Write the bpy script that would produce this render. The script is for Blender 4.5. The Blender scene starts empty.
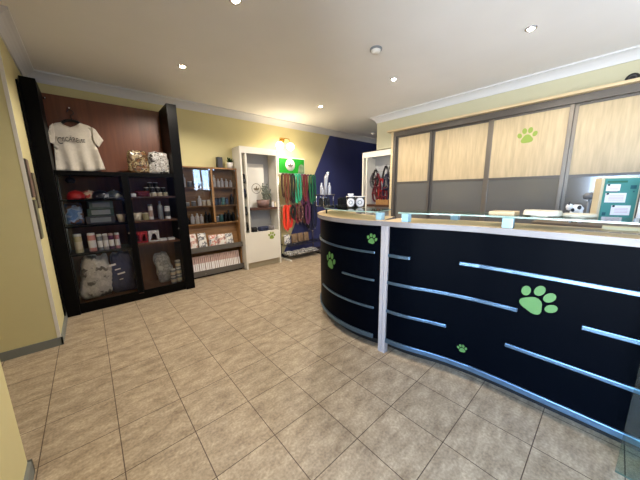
import bpy, bmesh, math, random
from mathutils import Vector, Matrix, noise
random.seed(7)
C = bpy.context.scene.collection
SC = bpy.context.scene
PI = math.pi
R = math.radians

# ------------------------------------------------------------------ materials
def lin(c):
    return tuple(((v/255)/12.92 if v/255 <= .04045 else ((v/255+.055)/1.055)**2.4) for v in c) + (1,)

MATS = {}
def mat(name, col, rough=.6, metal=0, var=.0, scale=8, bump=0, spec=.5, stretch=None, coat=0):
    """principled surface whose colour is broken up by a noise"""
    if name in MATS: return MATS[name]
    m = bpy.data.materials.new(name); m.use_nodes = True
    nt = m.node_tree; b = nt.nodes['Principled BSDF']
    b.inputs['Base Color'].default_value = lin(col)
    b.inputs['Roughness'].default_value = rough
    b.inputs['Metallic'].default_value = metal
    b.inputs['Specular IOR Level'].default_value = spec
    b.inputs['Coat Weight'].default_value = coat
    if var or bump:
        tc = nt.nodes.new('ShaderNodeTexCoord'); mp = nt.nodes.new('ShaderNodeMapping')
        nt.links.new(tc.outputs['Object'], mp.inputs['Vector'])
        if stretch: mp.inputs['Scale'].default_value = stretch
        n = nt.nodes.new('ShaderNodeTexNoise'); n.inputs['Scale'].default_value = scale; n.inputs['Detail'].default_value = 6
        nt.links.new(mp.outputs['Vector'], n.inputs['Vector'])
        if var:
            r = nt.nodes.new('ShaderNodeValToRGB'); l = lin(col)
            r.color_ramp.elements[0].position = .3; r.color_ramp.elements[1].position = .7
            r.color_ramp.elements[0].color = tuple(max(0, v*(1-var)) for v in l[:3]) + (1,)
            r.color_ramp.elements[1].color = tuple(min(1, v*(1+var)) for v in l[:3]) + (1,)
            nt.links.new(n.outputs['Fac'], r.inputs['Fac']); nt.links.new(r.outputs['Color'], b.inputs['Base Color'])
        if bump:
            bp = nt.nodes.new('ShaderNodeBump'); bp.inputs['Strength'].default_value = bump; bp.inputs['Distance'].default_value = .01
            nt.links.new(n.outputs['Fac'], bp.inputs['Height']); nt.links.new(bp.outputs['Normal'], b.inputs['Normal'])
    MATS[name] = m
    return m

def patch_mat(name, cols, scale=14, rough=.35, metal=0, bump=.25, soft=False):
    """printed film: hard-edged patches of several inks"""
    if name in MATS: return MATS[name]
    m = bpy.data.materials.new(name); m.use_nodes = True; nt = m.node_tree; b = nt.nodes['Principled BSDF']
    b.inputs['Roughness'].default_value = rough; b.inputs['Metallic'].default_value = metal
    tc = nt.nodes.new('ShaderNodeTexCoord'); n = nt.nodes.new('ShaderNodeTexNoise')
    n.inputs['Scale'].default_value = scale; n.inputs['Detail'].default_value = 3
    nt.links.new(tc.outputs['Object'], n.inputs['Vector'])
    r = nt.nodes.new('ShaderNodeValToRGB'); r.color_ramp.interpolation = 'LINEAR' if soft else 'CONSTANT'
    k = len(cols)
    for i, c in enumerate(cols):
        pos = 0 if i == 0 else .34 + .34*i/k
        e = r.color_ramp.elements[0] if i == 0 else (r.color_ramp.elements[1] if i == 1 else r.color_ramp.elements.new(pos))
        e.position = pos; e.color = lin(c)
    nt.links.new(n.outputs['Fac'], r.inputs['Fac']); nt.links.new(r.outputs['Color'], b.inputs['Base Color'])
    bp = nt.nodes.new('ShaderNodeBump'); bp.inputs['Strength'].default_value = bump; bp.inputs['Distance'].default_value = .02
    nt.links.new(n.outputs['Fac'], bp.inputs['Height']); nt.links.new(bp.outputs['Normal'], b.inputs['Normal'])
    MATS[name] = m
    return m

def glass(name, tint=(255, 255, 255), clear=.92, rough=.02, ior=1.5):
    """thin pane: see-through with Fresnel reflections"""
    if name in MATS: return MATS[name]
    m = bpy.data.materials.new(name); m.use_nodes = True; nt = m.node_tree; nt.nodes.clear()
    o = nt.nodes.new('ShaderNodeOutputMaterial'); t = nt.nodes.new('ShaderNodeBsdfTransparent'); g = nt.nodes.new('ShaderNodeBsdfGlossy')
    l = lin(tint); t.inputs['Color'].default_value = tuple(v*clear for v in l[:3]) + (1,)
    g.inputs['Roughness'].default_value = rough
    f = nt.nodes.new('ShaderNodeFresnel'); f.inputs['IOR'].default_value = ior
    mx = nt.nodes.new('ShaderNodeMixShader')
    nt.links.new(f.outputs['Fac'], mx.inputs['Fac']); nt.links.new(t.outputs['BSDF'], mx.inputs[1]); nt.links.new(g.outputs['BSDF'], mx.inputs[2])
    nt.links.new(mx.outputs['Shader'], o.inputs['Surface'])
    MATS[name] = m
    return m

def emis(name, col, strength):
    if name in MATS: return MATS[name]
    m = bpy.data.materials.new(name); m.use_nodes = True; nt = m.node_tree; b = nt.nodes['Principled BSDF']
    b.inputs['Base Color'].default_value = lin(col); b.inputs['Emission Color'].default_value = lin(col); b.inputs['Emission Strength'].default_value = strength
    MATS[name] = m
    return m

def tile_mat():
    m = bpy.data.materials.new('stone_floor_tiles'); m.use_nodes = True; nt = m.node_tree; b = nt.nodes['Principled BSDF']; L = nt.links.new
    tc = nt.nodes.new('ShaderNodeTexCoord')
    br = nt.nodes.new('ShaderNodeTexBrick'); br.offset = 0; br.squash = 1
    br.inputs['Scale'].default_value = 1; br.inputs['Brick Width'].default_value = 1/3; br.inputs['Row Height'].default_value = 1/3
    br.inputs['Mortar Size'].default_value = .0026; br.inputs['Mortar Smooth'].default_value = .15
    br.inputs['Color1'].default_value = (.25, .25, .25, 1); br.inputs['Color2'].default_value = (.75, .75, .75, 1)
    L(tc.outputs['Object'], br.inputs['Vector'])
    n1 = nt.nodes.new('ShaderNodeTexNoise'); n1.inputs['Scale'].default_value = 7; n1.inputs['Detail'].default_value = 5; n1.inputs['Roughness'].default_value = .65
    mp = nt.nodes.new('ShaderNodeMapping'); mp.inputs['Scale'].default_value = (1, 2.2, 1); L(tc.outputs['Object'], mp.inputs['Vector']); L(mp.outputs['Vector'], n1.inputs['Vector'])
    n2 = nt.nodes.new('ShaderNodeTexNoise'); n2.inputs['Scale'].default_value = 70; n2.inputs['Detail'].default_value = 4; L(tc.outputs['Object'], n2.inputs['Vector'])
    r1 = nt.nodes.new('ShaderNodeValToRGB'); r1.color_ramp.elements[0].position = .3; r1.color_ramp.elements[1].position = .72
    r1.color_ramp.elements[0].color = lin((142, 126, 106)); r1.color_ramp.elements[1].color = lin((198, 182, 158))
    L(n1.outputs['Fac'], r1.inputs['Fac'])
    r2 = nt.nodes.new('ShaderNodeValToRGB'); r2.color_ramp.elements[0].position = .35; r2.color_ramp.elements[1].position = .7
    r2.color_ramp.elements[0].color = (.74, .72, .70, 1); r2.color_ramp.elements[1].color = (1.1, 1.1, 1.1, 1); L(n2.outputs['Fac'], r2.inputs['Fac'])
    mu = nt.nodes.new('ShaderNodeMix'); mu.data_type = 'RGBA'; mu.blend_type = 'MULTIPLY'; mu.inputs['Factor'].default_value = 1
    L(r1.outputs['Color'], mu.inputs['A']); L(r2.outputs['Color'], mu.inputs['B'])
    r3 = nt.nodes.new('ShaderNodeValToRGB'); r3.color_ramp.elements[0].color = (.9, .9, .9, 1); r3.color_ramp.elements[1].color = (1.06, 1.05, 1.04, 1); L(br.outputs['Color'], r3.inputs['Fac'])
    m2 = nt.nodes.new('ShaderNodeMix'); m2.data_type = 'RGBA'; m2.blend_type = 'MULTIPLY'; m2.inputs['Factor'].default_value = 1
    L(mu.outputs['Result'], m2.inputs['A']); L(r3.outputs['Color'], m2.inputs['B'])
    m3 = nt.nodes.new('ShaderNodeMix'); m3.data_type = 'RGBA'; L(br.outputs['Fac'], m3.inputs['Factor']); L(m2.outputs['Result'], m3.inputs['A']); m3.inputs['B'].default_value = lin((80, 64, 50))
    L(m3.outputs['Result'], b.inputs['Base Color'])
    b.inputs['Roughness'].default_value = .42; b.inputs['Specular IOR Level'].default_value = .4
    ad = nt.nodes.new('ShaderNodeMath'); ad.operation = 'SUBTRACT'; L(n2.outputs['Fac'], ad.inputs[0]); L(br.outputs['Fac'], ad.inputs[1])
    bp = nt.nodes.new('ShaderNodeBump'); bp.inputs['Strength'].default_value = .25; bp.inputs['Distance'].default_value = .004; L(ad.outputs['Value'], bp.inputs['Height']); L(bp.outputs['Normal'], b.inputs['Normal'])
    return m

M_YEL = mat('yellow_wall_paint', (208, 198, 148), .75, var=.03, scale=3, bump=.03)
M_GRN = mat('pale_green_wall_paint', (188, 184, 156), .75, var=.02, scale=3)
M_NAVY = mat('navy_wall_paint', (54, 60, 108), .5, var=.03, scale=3)
M_CEIL = mat('ceiling_paint', (233, 233, 234), .8, var=.02, scale=2)
M_CORN = mat('cornice_paint', (208, 209, 212), .6)
M_SKIRT = mat('grey_skirting', (120, 124, 120), .5)
M_WHITE = mat('white_laminate', (226, 222, 212), .4)
M_BLACK = mat('black_laminate', (6, 6, 7), .45, spec=.1)
M_COUNTER = mat('black_counter_panel', (3, 5, 10), .4, spec=.015)
M_BROWN = mat('mahogany_board', (104, 60, 38), .4, var=.22, scale=5, stretch=(6, 6, .5))
M_BROWN2 = mat('brown_inner_board', (108, 68, 42), .5, var=.2, scale=5, stretch=(6, 6, .5))
M_OAK = mat('oak_board', (150, 110, 66), .45, var=.22, scale=6, stretch=(.6, 6, 6))
M_MAPLE = mat('maple_board', (188, 167, 131), .45, var=.14, scale=7, stretch=(5, 5, .5))
M_PINE = mat('pale_pine', (208, 186, 146), .45, var=.1, scale=5, stretch=(5, .5, 5))
M_TOPW = mat('counter_top_wood', (206, 178, 136), .4, var=.1, scale=5, stretch=(5, .6, 5))
M_EDGE = mat('counter_edge_band', (124, 117, 114), .4)
M_BRONZE = mat('bronze_aluminium', (126, 117, 106), .35, metal=.5)
M_DKFRAME = mat('dark_bronze_frame', (96, 90, 84), .4, metal=.3)
M_SMOKE = mat('smoked_glass_panel', (104, 102, 98), .14, spec=.8, coat=.4)
M_ALU = mat('brushed_aluminium', (100, 128, 156), .3, metal=.9)
M_CHROME = mat('chrome', (205, 205, 210), .15, metal=1)
M_BRASS = mat('brass', (190, 150, 70), .3, metal=1)
M_PAW = mat('lime_green_vinyl', (72, 116, 54), .5)
M_PAW2 = mat('olive_green_vinyl', (130, 152, 56), .5)
M_DKWOOD = mat('dark_walnut', (74, 44, 30), .45, var=.2, scale=5, stretch=(.5, 5, 5))
M_RACKGREY = mat('grey_lacquer', (92, 88, 84), .5)
M_WHITEP = mat('white_plastic', (232, 230, 226), .35)
M_CREAM = mat('cream_plastic', (218, 204, 176), .4)
M_BLKP = mat('black_plastic', (18, 18, 20), .35)
M_DKGREY = mat('dark_grey_plastic', (62, 62, 66), .45)
M_GREYP = mat('grey_plastic', (130, 134, 138), .4)
M_RED = mat('red_print', (176, 32, 34), .5)
M_PINK = mat('pink_print', (196, 166, 156), .5)
M_MAROON = mat('maroon_fabric', (104, 28, 40), .8, var=.15, scale=40)
M_NAVYF = mat('navy_fabric', (26, 30, 58), .8, var=.15, scale=40)
M_TEAL = mat('teal_fabric', (40, 150, 116), .7, var=.15, scale=40)
M_GREENF = mat('green_fabric', (24, 96, 66), .7, var=.15, scale=40)
M_ORANGE = mat('orange_red_fabric', (232, 62, 36), .7, var=.1, scale=40)
M_BRNF = mat('brown_leather', (66, 40, 30), .6, var=.15, scale=40)
M_BLKF = mat('black_fabric', (20, 19, 22), .85, var=.2, scale=40)
M_PURPF = mat('plum_fabric', (92, 44, 82), .8, var=.15, scale=40)
M_GREYF = mat('grey_fabric', (116, 112, 112), .85, var=.15, scale=40)
M_TSHIRT = mat('white_cotton', (214, 206, 192), .9, var=.05, scale=60)
M_INK = mat('black_ink', (26, 24, 24), .7)
M_GREEN = mat('green_sign_board', (22, 140, 34), .4, var=.08, scale=4)
M_BLUEBLK = mat('pale_blue_acrylic', (148, 182, 196), .2)
M_GL = glass('clear_glass', clear=.95)
M_GLC = glass('cabinet_glass', clear=.97, ior=1.3)
M_GLG = glass('green_tinted_glass', (232, 242, 236), .95)
M_GLEDGE = mat('glass_edge', (146, 168, 154), .15)
M_PAPER = mat('white_paper', (232, 228, 226), .8)

# ------------------------------------------------------------------ mesh helpers
def B(): return bmesh.new()
def add_box(bm, x0, x1, y0, y1, z0, z1, bev=0, M=None):
    v = [bm.verts.new(Vector((x, y, z)) if M is None else M @ Vector((x, y, z))) for z in (z0, z1) for y in (y0, y1) for x in (x0, x1)]
    fs = [bm.faces.new([v[i] for i in q]) for q in ((0, 2, 3, 1), (4, 5, 7, 6), (0, 1, 5, 4), (2, 6, 7, 3), (0, 4, 6, 2), (1, 3, 7, 5))]
    if bev:
        es = list({e for f in fs for e in f.edges})
        bmesh.ops.bevel(bm, geom=es, offset=bev, segments=2, profile=.7, affect='EDGES')
    return bm
def box(x0, x1, y0, y1, z0, z1, bev=0, M=None): return add_box(B(), min(x0, x1), max(x0, x1), min(y0, y1), max(y0, y1), min(z0, z1), max(z0, z1), bev, M)
def add_lathe(bm, prof, c=(0, 0, 0), seg=20, M=None):
    rings = []
    for r, z in prof:
        if r < 1e-5:
            p = Vector((c[0], c[1], c[2]+z)); rings.append([bm.verts.new(M @ p if M else p)])
        else:
            rg = []
            for i in range(seg):
                a = 2*PI*i/seg; p = Vector((c[0]+r*math.cos(a), c[1]+r*math.sin(a), c[2]+z)); rg.append(bm.verts.new(M @ p if M else p))
            rings.append(rg)
    for a, b in zip(rings, rings[1:]):
        for i in range(seg):
            j = (i+1) % seg
            if len(a) == 1 and len(b) > 1: bm.faces.new((a[0], b[j], b[i]))
            elif len(b) == 1 and len(a) > 1: bm.faces.new((a[i], a[j], b[0]))
            elif len(a) > 1: bm.faces.new((a[i], a[j], b[j], b[i]))
    for f in bm.faces: f.smooth = True
    return bm
def lathe(prof, c=(0, 0, 0), seg=20, M=None): return add_lathe(B(), prof, c, seg, M)
def add_tube(bm, pts, r, seg=8, flat=None):
    """round tube (or flat strap of half sizes flat=(w,t)) along points"""
    pts = [Vector(p) for p in pts]; rings = []
    n0 = None
    for i, p in enumerate(pts):
        d = (pts[min(i+1, len(pts)-1)] - pts[max(i-1, 0)]).normalized()
        if n0 is None:
            n0 = d.cross(Vector((0, 1, 0)))
            if n0.length < .1: n0 = d.cross(Vector((1, 0, 0)))
        n0 = (n0 - d*n0.dot(d)).normalized(); b0 = d.cross(n0)
        if flat: rings.append([bm.verts.new(p + n0*sx*flat[0] + b0*sy*flat[1]) for sx, sy in ((-1, -1), (1, -1), (1, 1), (-1, 1))])
        else: rings.append([bm.verts.new(p + (n0*math.cos(2*PI*k/seg) + b0*math.sin(2*PI*k/seg))*(r[i] if isinstance(r, (list, tuple)) else r)) for k in range(seg)])
    for a, b in zip(rings, rings[1:]):
        k = len(a)
        for i in range(k): bm.faces.new((a[i], a[(i+1) % k], b[(i+1) % k], b[i]))
    bm.faces.new(rings[0][::-1]); bm.faces.new(rings[-1])
    if not flat:
        for f in bm.faces: f.smooth = True
    return bm
def tube(pts, r, seg=8, flat=None): return add_tube(B(), pts, r, seg, flat)
def prism(poly, z0, z1, M=None):
    """polygon (x,y) extruded z0..z1, then M"""
    bm = B(); k = len(poly)
    lo = [bm.verts.new((p[0], p[1], z0)) for p in poly]; hi = [bm.verts.new((p[0], p[1], z1)) for p in poly]
    bm.faces.new(lo[::-1]); bm.faces.new(hi)
    for i in range(k): bm.faces.new((lo[i], lo[(i+1) % k], hi[(i+1) % k], hi[i]))
    bmesh.ops.recalc_face_normals(bm, faces=bm.faces)
    if M: bm.transform(M)
    return bm
def ribbon(outer, inner, z0, z1):
    """band between two plan polylines"""
    bm = B(); k = len(outer); rows = []
    for p, q in zip(outer, inner):
        rows.append([bm.verts.new((p[0], p[1], z0)), bm.verts.new((p[0], p[1], z1)), bm.verts.new((q[0], q[1], z1)), bm.verts.new((q[0], q[1], z0))])
    for a, b in zip(rows, rows[1:]):
        for i in range(4): bm.faces.new((a[i], a[(i+1) % 4], b[(i+1) % 4], b[i]))
    bm.faces.new(rows[0]); bm.faces.new(rows[-1][::-1])
    bmesh.ops.recalc_face_normals(bm, faces=bm.faces)
    return bm
def puffy(w, h, d, seed=0, crimp=.35, n=14, wr=.012, slump=0):
    """filled bag: front and back swell from crimped edges; stands on z=0"""
    bm = B(); rows = {}
    for side in (1, -1):
        for j in range(n+1):
            for i in range(n+1):
                u, v = i/n*2-1, j/n*2-1
                if (abs(u) == 1 or abs(v) == 1) and side == -1: rows[(side, i, j)] = rows[(1, i, j)]; continue
                k = max(0, (1-abs(u)**3)*(1-max(0, v)**4)*(1-max(0, -v)**8))**.42
                ww = w/2*(1-crimp*.25*max(0, v)**2)
                nz = noise.noise(Vector((u*2.2+seed*3.1, v*2.2, side*1.3+seed)))
                nf = noise.noise(Vector((u*6+seed*5, v*6, side*2+seed)))
                x = u*ww*(1+.05*noise.noise(Vector((seed, v*2, 1)))); z = (v+1)/2*h + .03*h*noise.noise(Vector((u*1.5, seed+4, v)))*(v > -.9)
                if slump:
                    x += slump*w*.5*u*(noise.noise(Vector((v*2.3, seed*2, u)))*.6 - .45*max(0, v)**2 - .25*max(0, -v)**4) + slump*.25*w*noise.noise(Vector((v*1.4, seed+9, .3)))
                    z += (v > -.9)*slump*h*(.22*noise.noise(Vector((u*1.7, v*.8, seed+2)))*(v+1)/2 - .12*abs(u)**3*(v+1)/2)
                y = -side*(d/2*k*(1+.25*nz) + wr*nf*(k > .05))
                rows[(side, i, j)] = bm.verts.new((x, y, max(0, z)))
    for side in (1, -1):
        for j in range(n):
            for i in range(n):
                q = [rows[(side, i, j)], rows[(side, i+1, j)], rows[(side, i+1, j+1)], rows[(side, i, j+1)]]
                f = bm.faces.new(q if side == 1 else q[::-1]); f.smooth = True
    return bm
def ball(r, c=(0, 0, 0), sx=1, sy=1, sz=1, seg=16):
    prof = [(r*math.cos(t), r*math.sin(t)) for t in [(-PI/2 + PI*i/10) for i in range(11)]]
    prof[0] = (0, -r); prof[-1] = (0, r)
    bm = lathe(prof, seg=seg); bm.transform(Matrix.Translation(c) @ Matrix.Diagonal((sx, sy, sz, 1))); return bm

# ------------------------------------------------------------------ object helpers
def root_inv(p):
    while p is not None and p.parent is not None: p = p.parent
    if p is None: return Matrix.Identity(4)
    return (Matrix.Translation(p.location) @ p.rotation_euler.to_matrix().to_4x4()).inverted()
def obj(name, bm, m, parent=None, local=False, label=None):
    """bm is written in world coordinates unless local"""
    if parent is not None and not local: bm.transform(root_inv(parent))
    me = bpy.data.meshes.new(name); bm.normal_update(); bm.to_mesh(me); bm.free()
    for x in (m if isinstance(m, (list, tuple)) else [m]): me.materials.append(x)
    o = bpy.data.objects.new(name, me); C.objects.link(o)
    if parent is not None: o.parent = parent
    if label: o['label'] = label
    return o
def tag(o, label, cat, group=None):
    o['label'] = label; o['category'] = cat
    if group: o['group'] = group
    return o
def thing(name, label, cat, loc=(0, 0, 0), rz=0, group=None):
    o = bpy.data.objects.new(name, None); C.objects.link(o); o.empty_display_size = .05
    o.location = loc; o.rotation_euler = (0, 0, rz)
    return tag(o, label, cat, group)
def dup(r, loc, rz=None, label=None, group=None):
    n = r.copy(); C.objects.link(n); n.location = loc
    if rz is not None: n.rotation_euler = (0, 0, rz)
    if label: n['label'] = label
    if group: n['group'] = group
    for ch in list(r.children):
        c = ch.copy(); C.objects.link(c); c.parent = n
        for g in list(ch.children):
            d = g.copy(); C.objects.link(d); d.parent = c
    return n
def struct(name, bm, m):
    o = obj(name, bm, m); o['kind'] = 'structure'; return o
def bevel_mod(o, w=.004):
    b = o.modifiers.new('bevel', 'BEVEL'); b.width = w; b.segments = 2; b.limit_method = 'ANGLE'; return o

# ------------------------------------------------------------------ dimensions (metres)
ZC, YB, XL, XR = 2.757, 3.45, -.65, 4.07
YREAR = -2.7

# ------------------------------------------------------------------ the room
fl = struct('floor', box(-2.4, 6.1, YREAR-.1, YB+.1, -.08, 0), tile_mat())
struct('ceiling', box(-2.4, 6.1, YREAR-.1, YB+.1, ZC, ZC+.08), M_CEIL)
# back wall: yellow paint that meets navy paint on a diagonal
bm = B(); dx = lambda z: 2.655 + .543*z
def quad(pts, mi):
    f = bm.faces.new([bm.verts.new(p) for p in pts]); f.material_index = mi
quad([(-2.4, YB, 0), (dx(0), YB, 0), (dx(ZC), YB, ZC), (-2.4, YB, ZC)], 0)
quad([(dx(0), YB, 0), (6.1, YB, 0), (6.1, YB, ZC), (dx(ZC), YB, ZC)], 1)
quad([(-2.4, YB+.1, 0), (-2.4, YB+.1, ZC), (6.1, YB+.1, ZC), (6.1, YB+.1, 0)], 0)
struct('wall_back', bm, [M_YEL, M_NAVY])
struct('wall_left', box(-2.4, XL, 2.15, YB, 0, ZC), M_YEL)
struct('wall_left_near', box(-2.4, -.69, -.45, .64, 0, ZC), M_YEL)
struct('wall_corridor', box(-2.5, -2.4, -.45, YB, 0, ZC), M_YEL)
# entrance side: wall with a glazed door to the street
struct('wall_entrance', box(-.85, -.69, -.62, -.45, 0, ZC), M_YEL)
struct('wall_entrance_far', box(-.85, -.69, YREAR, -2.2, 0, ZC), M_YEL)
struct('wall_entrance_head', box(-.85, -.69, -2.2, -.62, 2.25, ZC), M_YEL)
dr = struct('door_1', box(-.80, -.74, -.68, -.62, 0, 2.25), M_WHITE)
for nm, b_ in (('frame', box(-.80, -.74, -2.2, -2.14, 0, 2.25)), ('rail', box(-.80, -.74, -2.14, -.68, 2.17, 2.25)), ('rail', box(-.80, -.74, -2.14, -.68, 0, .12)), ('mullion', box(-.80, -.74, -1.46, -1.38, .12, 2.17))):
    o = obj(nm, b_, M_WHITE, dr); o['kind'] = 'structure'
for y0, y1 in ((-2.14, -1.46), (-1.38, -.68)):
    o = obj('pane', box(-.772, -.766, y0, y1, .12, 2.17), M_GL, dr); o['kind'] = 'structure'
# rear wall with a shop window
struct('wall_rear_left', box(-.85, 2.7, YREAR-.1, YREAR, 0, ZC), M_NAVY)
struct('wall_rear_right', box(3.35, 6.1, YREAR-.1, YREAR, 0, ZC), M_NAVY)
struct('wall_rear_sill', box(2.7, 3.35, YREAR-.1, YREAR, 0, 1.45), M_NAVY)
struct('wall_rear_head', box(2.7, 3.35, YREAR-.1, YREAR, 2.3, ZC), M_NAVY)
wn = struct('window_1', box(2.7, 3.35, YREAR-.08, YREAR-.02, 1.45, 1.51), M_WHITE)
for b_ in (box(2.7, 3.35, YREAR-.08, YREAR-.02, 2.24, 2.3), box(2.7, 2.75, YREAR-.08, YREAR-.02, 1.51, 2.24), box(3.3, 3.35, YREAR-.08, YREAR-.02, 1.51, 2.24), box(3.0, 3.05, YREAR-.08, YREAR-.02, 1.51, 2.24)):
    o = obj('window_frame', b_, M_WHITE, wn); o['kind'] = 'structure'
for x0, x1 in ((2.75, 3.0), (3.05, 3.3)):
    o = obj('pane', box(x0, x1, YREAR-.053, YREAR-.047, 1.51, 2.24), M_GL, wn); o['kind'] = 'structure'
# wardrobe wall, with recesses for the wardrobe and for the end display unit
struct('wall_right', box(XR, 4.62, YREAR, 2.1, 2.437, ZC), M_GRN)
struct('wall_right_pier', box(XR, 4.45, 1.70, 2.1, 2.17, 2.437), M_GRN)
struct('wall_right_back', box(4.62, 4.75, YREAR, 2.1, 0, ZC), M_GRN)
struct('wall_right_end', box(4.45, 6.1, 2.0, 2.1, 0, ZC), M_GRN)
struct('wall_alcove', box(6.0, 6.1, 2.1, YB, 0, ZC), M_NAVY)
# cornice: a cove moulding
COVE = [(0, -.105), (.012, -.105), (.016, -.09), (.03, -.066), (.05, -.044), (.072, -.028), (.09, -.02), (.1, -.016), (.1, 0), (0, 0)]
def cornice(name, p0, p1, nrm, m0=0, m1=0):
    """moulding along p0->p1 (x,y), nrm = direction away from the wall, mitre slopes m0/m1"""
    bm = B(); d = Vector((p1[0]-p0[0], p1[1]-p0[1])).normalized(); n = Vector(nrm); rs = []
    for p, mt in ((p0, m0), (p1, m1)):
        rs.append([bm.verts.new((p[0]+n.x*a+d.x*a*mt, p[1]+n.y*a+d.y*a*mt, ZC+z)) for a, z in COVE])
    k = len(COVE)
    for i in range(k): bm.faces.new((rs[0][i], rs[0][(i+1) % k], rs[1][(i+1) % k], rs[1][i]))
    bm.faces.new(rs[0]); bm.faces.new(rs[1][::-1])
    bmesh.ops.recalc_face_normals(bm, faces=bm.faces)
    struct(name, bm, M_CORN)
cornice('trim_1', (XL, YB), (6.0, YB), (0, -1), 1, -1)
cornice('trim_2', (XL, 2.15), (XL, YB), (1, 0), -1, -1)
cornice('trim_3', (-2.4, 2.15), (XL, 2.15), (0, -1), 0, 1)
cornice('trim_4', (XR, YREAR), (XR, 2.1), (-1, 0), 1, 1)
cornice('trim_5', (XR, 2.1), (6.0, 2.1), (0, 1), -1, -1)
cornice('trim_6', (-.69, -.62), (-.69, .64), (1, 0), 0, 1)
# skirting
struct('baseboard_left', box(XL, XL+.014, 2.136, 2.84, 0, .075), M_SKIRT)
struct('baseboard_recess', box(-2.4, XL+.014, 2.136, 2.15, 0, .075), M_SKIRT)
struct('baseboard_near', box(-.69, -.676, -.45, .654, 0, .075), M_SKIRT)
struct('baseboard_near_end', box(-1.6, -.676, .64, .654, 0, .075), M_SKIRT)
struct('baseboard_back', box(2.45, 6.0, YB-.014, YB, 0, .09), mat('navy_skirting', (30, 32, 58), .5))
struct('trim_7', box(XL-.02, XL+.004, 2.146, 2.158, .075, 2.65), M_WHITE)      # corner bead

# ------------------------------------------------------------------ paw prints
def paw(parent, mapf, s, m, tilt=0, name='paw_print'):
    """mapf(a, b, h) turns emblem plane coordinates into the world; each toe is a sub-part"""
    ct, st = math.cos(tilt), math.sin(tilt)
    def shape(f, n=24):
        bm = B(); lo, hi = [], []
        for i in range(n):
            a, b = f(2*PI*i/n); a, b = a*s, b*s; a, b = a*ct+b*st, -a*st+b*ct
            lo.append(bm.verts.new(mapf(a, b, .0005))); hi.append(bm.verts.new(mapf(a, b, .0025)))
        bm.faces.new(hi); bm.faces.new(lo[::-1])
        for i in range(n): bm.faces.new((lo[i], lo[(i+1) % n], hi[(i+1) % n], hi[i]))
        bmesh.ops.recalc_face_normals(bm, faces=bm.faces)
        return bm
    def pad(t):
        r = .27*(1 + .13*math.cos(3*(t-PI/2)))
        return r*1.12*math.cos(t), r*.95*math.sin(t)-.22
    p = obj(name, shape(pad), m, parent)
    for cx, cy, rx, ry, an in ((-.39, .05, .12, .165, .35), (-.15, .3, .125, .18, .1), (.15, .3, .125, .18, -.1), (.39, .05, .12, .165, -.35)):
        def toe(t, cx=cx, cy=cy, rx=rx, ry=ry, an=an):
            x, y = rx*math.cos(t), ry*math.sin(t)
            return cx + x*math.cos(an)-y*math.sin(an), cy + x*math.sin(an)+y*math.cos(an)
        obj('toe_pad', shape(toe), m, p)
    return p

# ------------------------------------------------------------------ reception counter
def smooth_ribbon(o):
    o.data.shade_smooth(); o.data.set_sharp_from_angle(angle=R(30)); return o
ct = thing('reception_counter', 'long black reception counter with curved end, silver strips and green paw prints', 'reception counter', (1.9, 0, 0))
FX = [(1.452, .09), (1.468, -.06), (1.49, -.16), (1.535, -.3), (1.567, -.42), (1.595, -.58), (1.607, -.78), (1.61, -1.1), (1.61, -1.9)]
CX, CY, RR = 2.41, .4, 1.01
A0, A1 = R(-17.8), R(98)
def arc(r, a0=A0, a1=A1, n=48): return [(CX-r*math.cos(a0+(a1-a0)*i/n), CY+r*math.sin(a0+(a1-a0)*i/n)) for i in range(n+1)]
def fx(y):
    for (xa, ya), (xb, yb) in zip(FX, FX[1:]):
        if yb <= y <= ya: return xa + (xb-xa)*(ya-y)/(ya-yb)
    return FX[0][0] if y > FX[0][1] else FX[-1][0]
def off(dx, y0=.09, y1=-1.9, n=40): return [(fx(y0+(y1-y0)*i/n)+dx, y0+(y1-y0)*i/n) for i in range(n+1)]
smooth_ribbon(obj('front_panel', ribbon(off(0), off(.03), .1, 1.1), M_COUNTER, ct))
smooth_ribbon(obj('curved_panel', ribbon(arc(RR), arc(RR-.03), .1, 1.1), M_COUNTER, ct))
obj('plinth', ribbon(off(.1), off(.13), 0, .12), M_BLKP, ct)
obj('curved_plinth', ribbon(arc(RR-.09), arc(RR-.12), 0, .12), M_BLKP, ct)
ctop = obj('countertop', ribbon(off(-.03), off(.34), 1.102, 1.14), [M_TOPW, M_EDGE], ct)
ctop2 = obj('curved_countertop', ribbon(arc(RR+.03), arc(RR-.4), 1.102, 1.14), [M_TOPW, M_EDGE], ct)
for o in (ctop, ctop2):
    for p in o.data.polygons:
        if abs(p.normal.z) < .5: p.material_index = 1
obj('inner_desk', box(1.68, 2.3, -1.9, -.35, .72, .75), M_TOPW, ct)
obj('side_end', box(1.62, 1.97, -1.92, -1.9, 0, 1.1), M_COUNTER, ct)
def strip(y0, y1, z, h=.025):
    o = obj('trim_strip', ribbon(off(-.014, y0, y1, 24), off(.002, y0, y1, 24), z-h/2, z+h/2), M_ALU, ct); bevel_mod(o, .004)
for y0, y1, z in ((-.47, -1.9, .876), (.05, -.15, .866), (.05, -.816, .638), (.05, -.42, .388), (-.775, -1.34, .388), (-1.097, -1.34, .638)): strip(y0, y1, z)
def cstrip(a0, a1, z, h=.019):
    o = obj('trim_strip', ribbon(arc(RR+.014, R(a0), R(a1)), arc(RR-.002, R(a0), R(a1)), z-h/2, z+h/2), M_ALU, ct); bevel_mod(o, .004)
cstrip(-15, 97, .872); cstrip(-15, 4.5, .632); cstrip(-15, 28, .384)
o = obj('kick_strip', ribbon(off(-.014, .05), off(.03, .05), .098, .138), M_ALU, ct); bevel_mod(o, .004)
o = obj('kick_strip', ribbon(arc(RR+.014, R(-15)), arc(RR-.03, R(-15)), .098, .138), M_ALU, ct); bevel_mod(o, .004)
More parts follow.
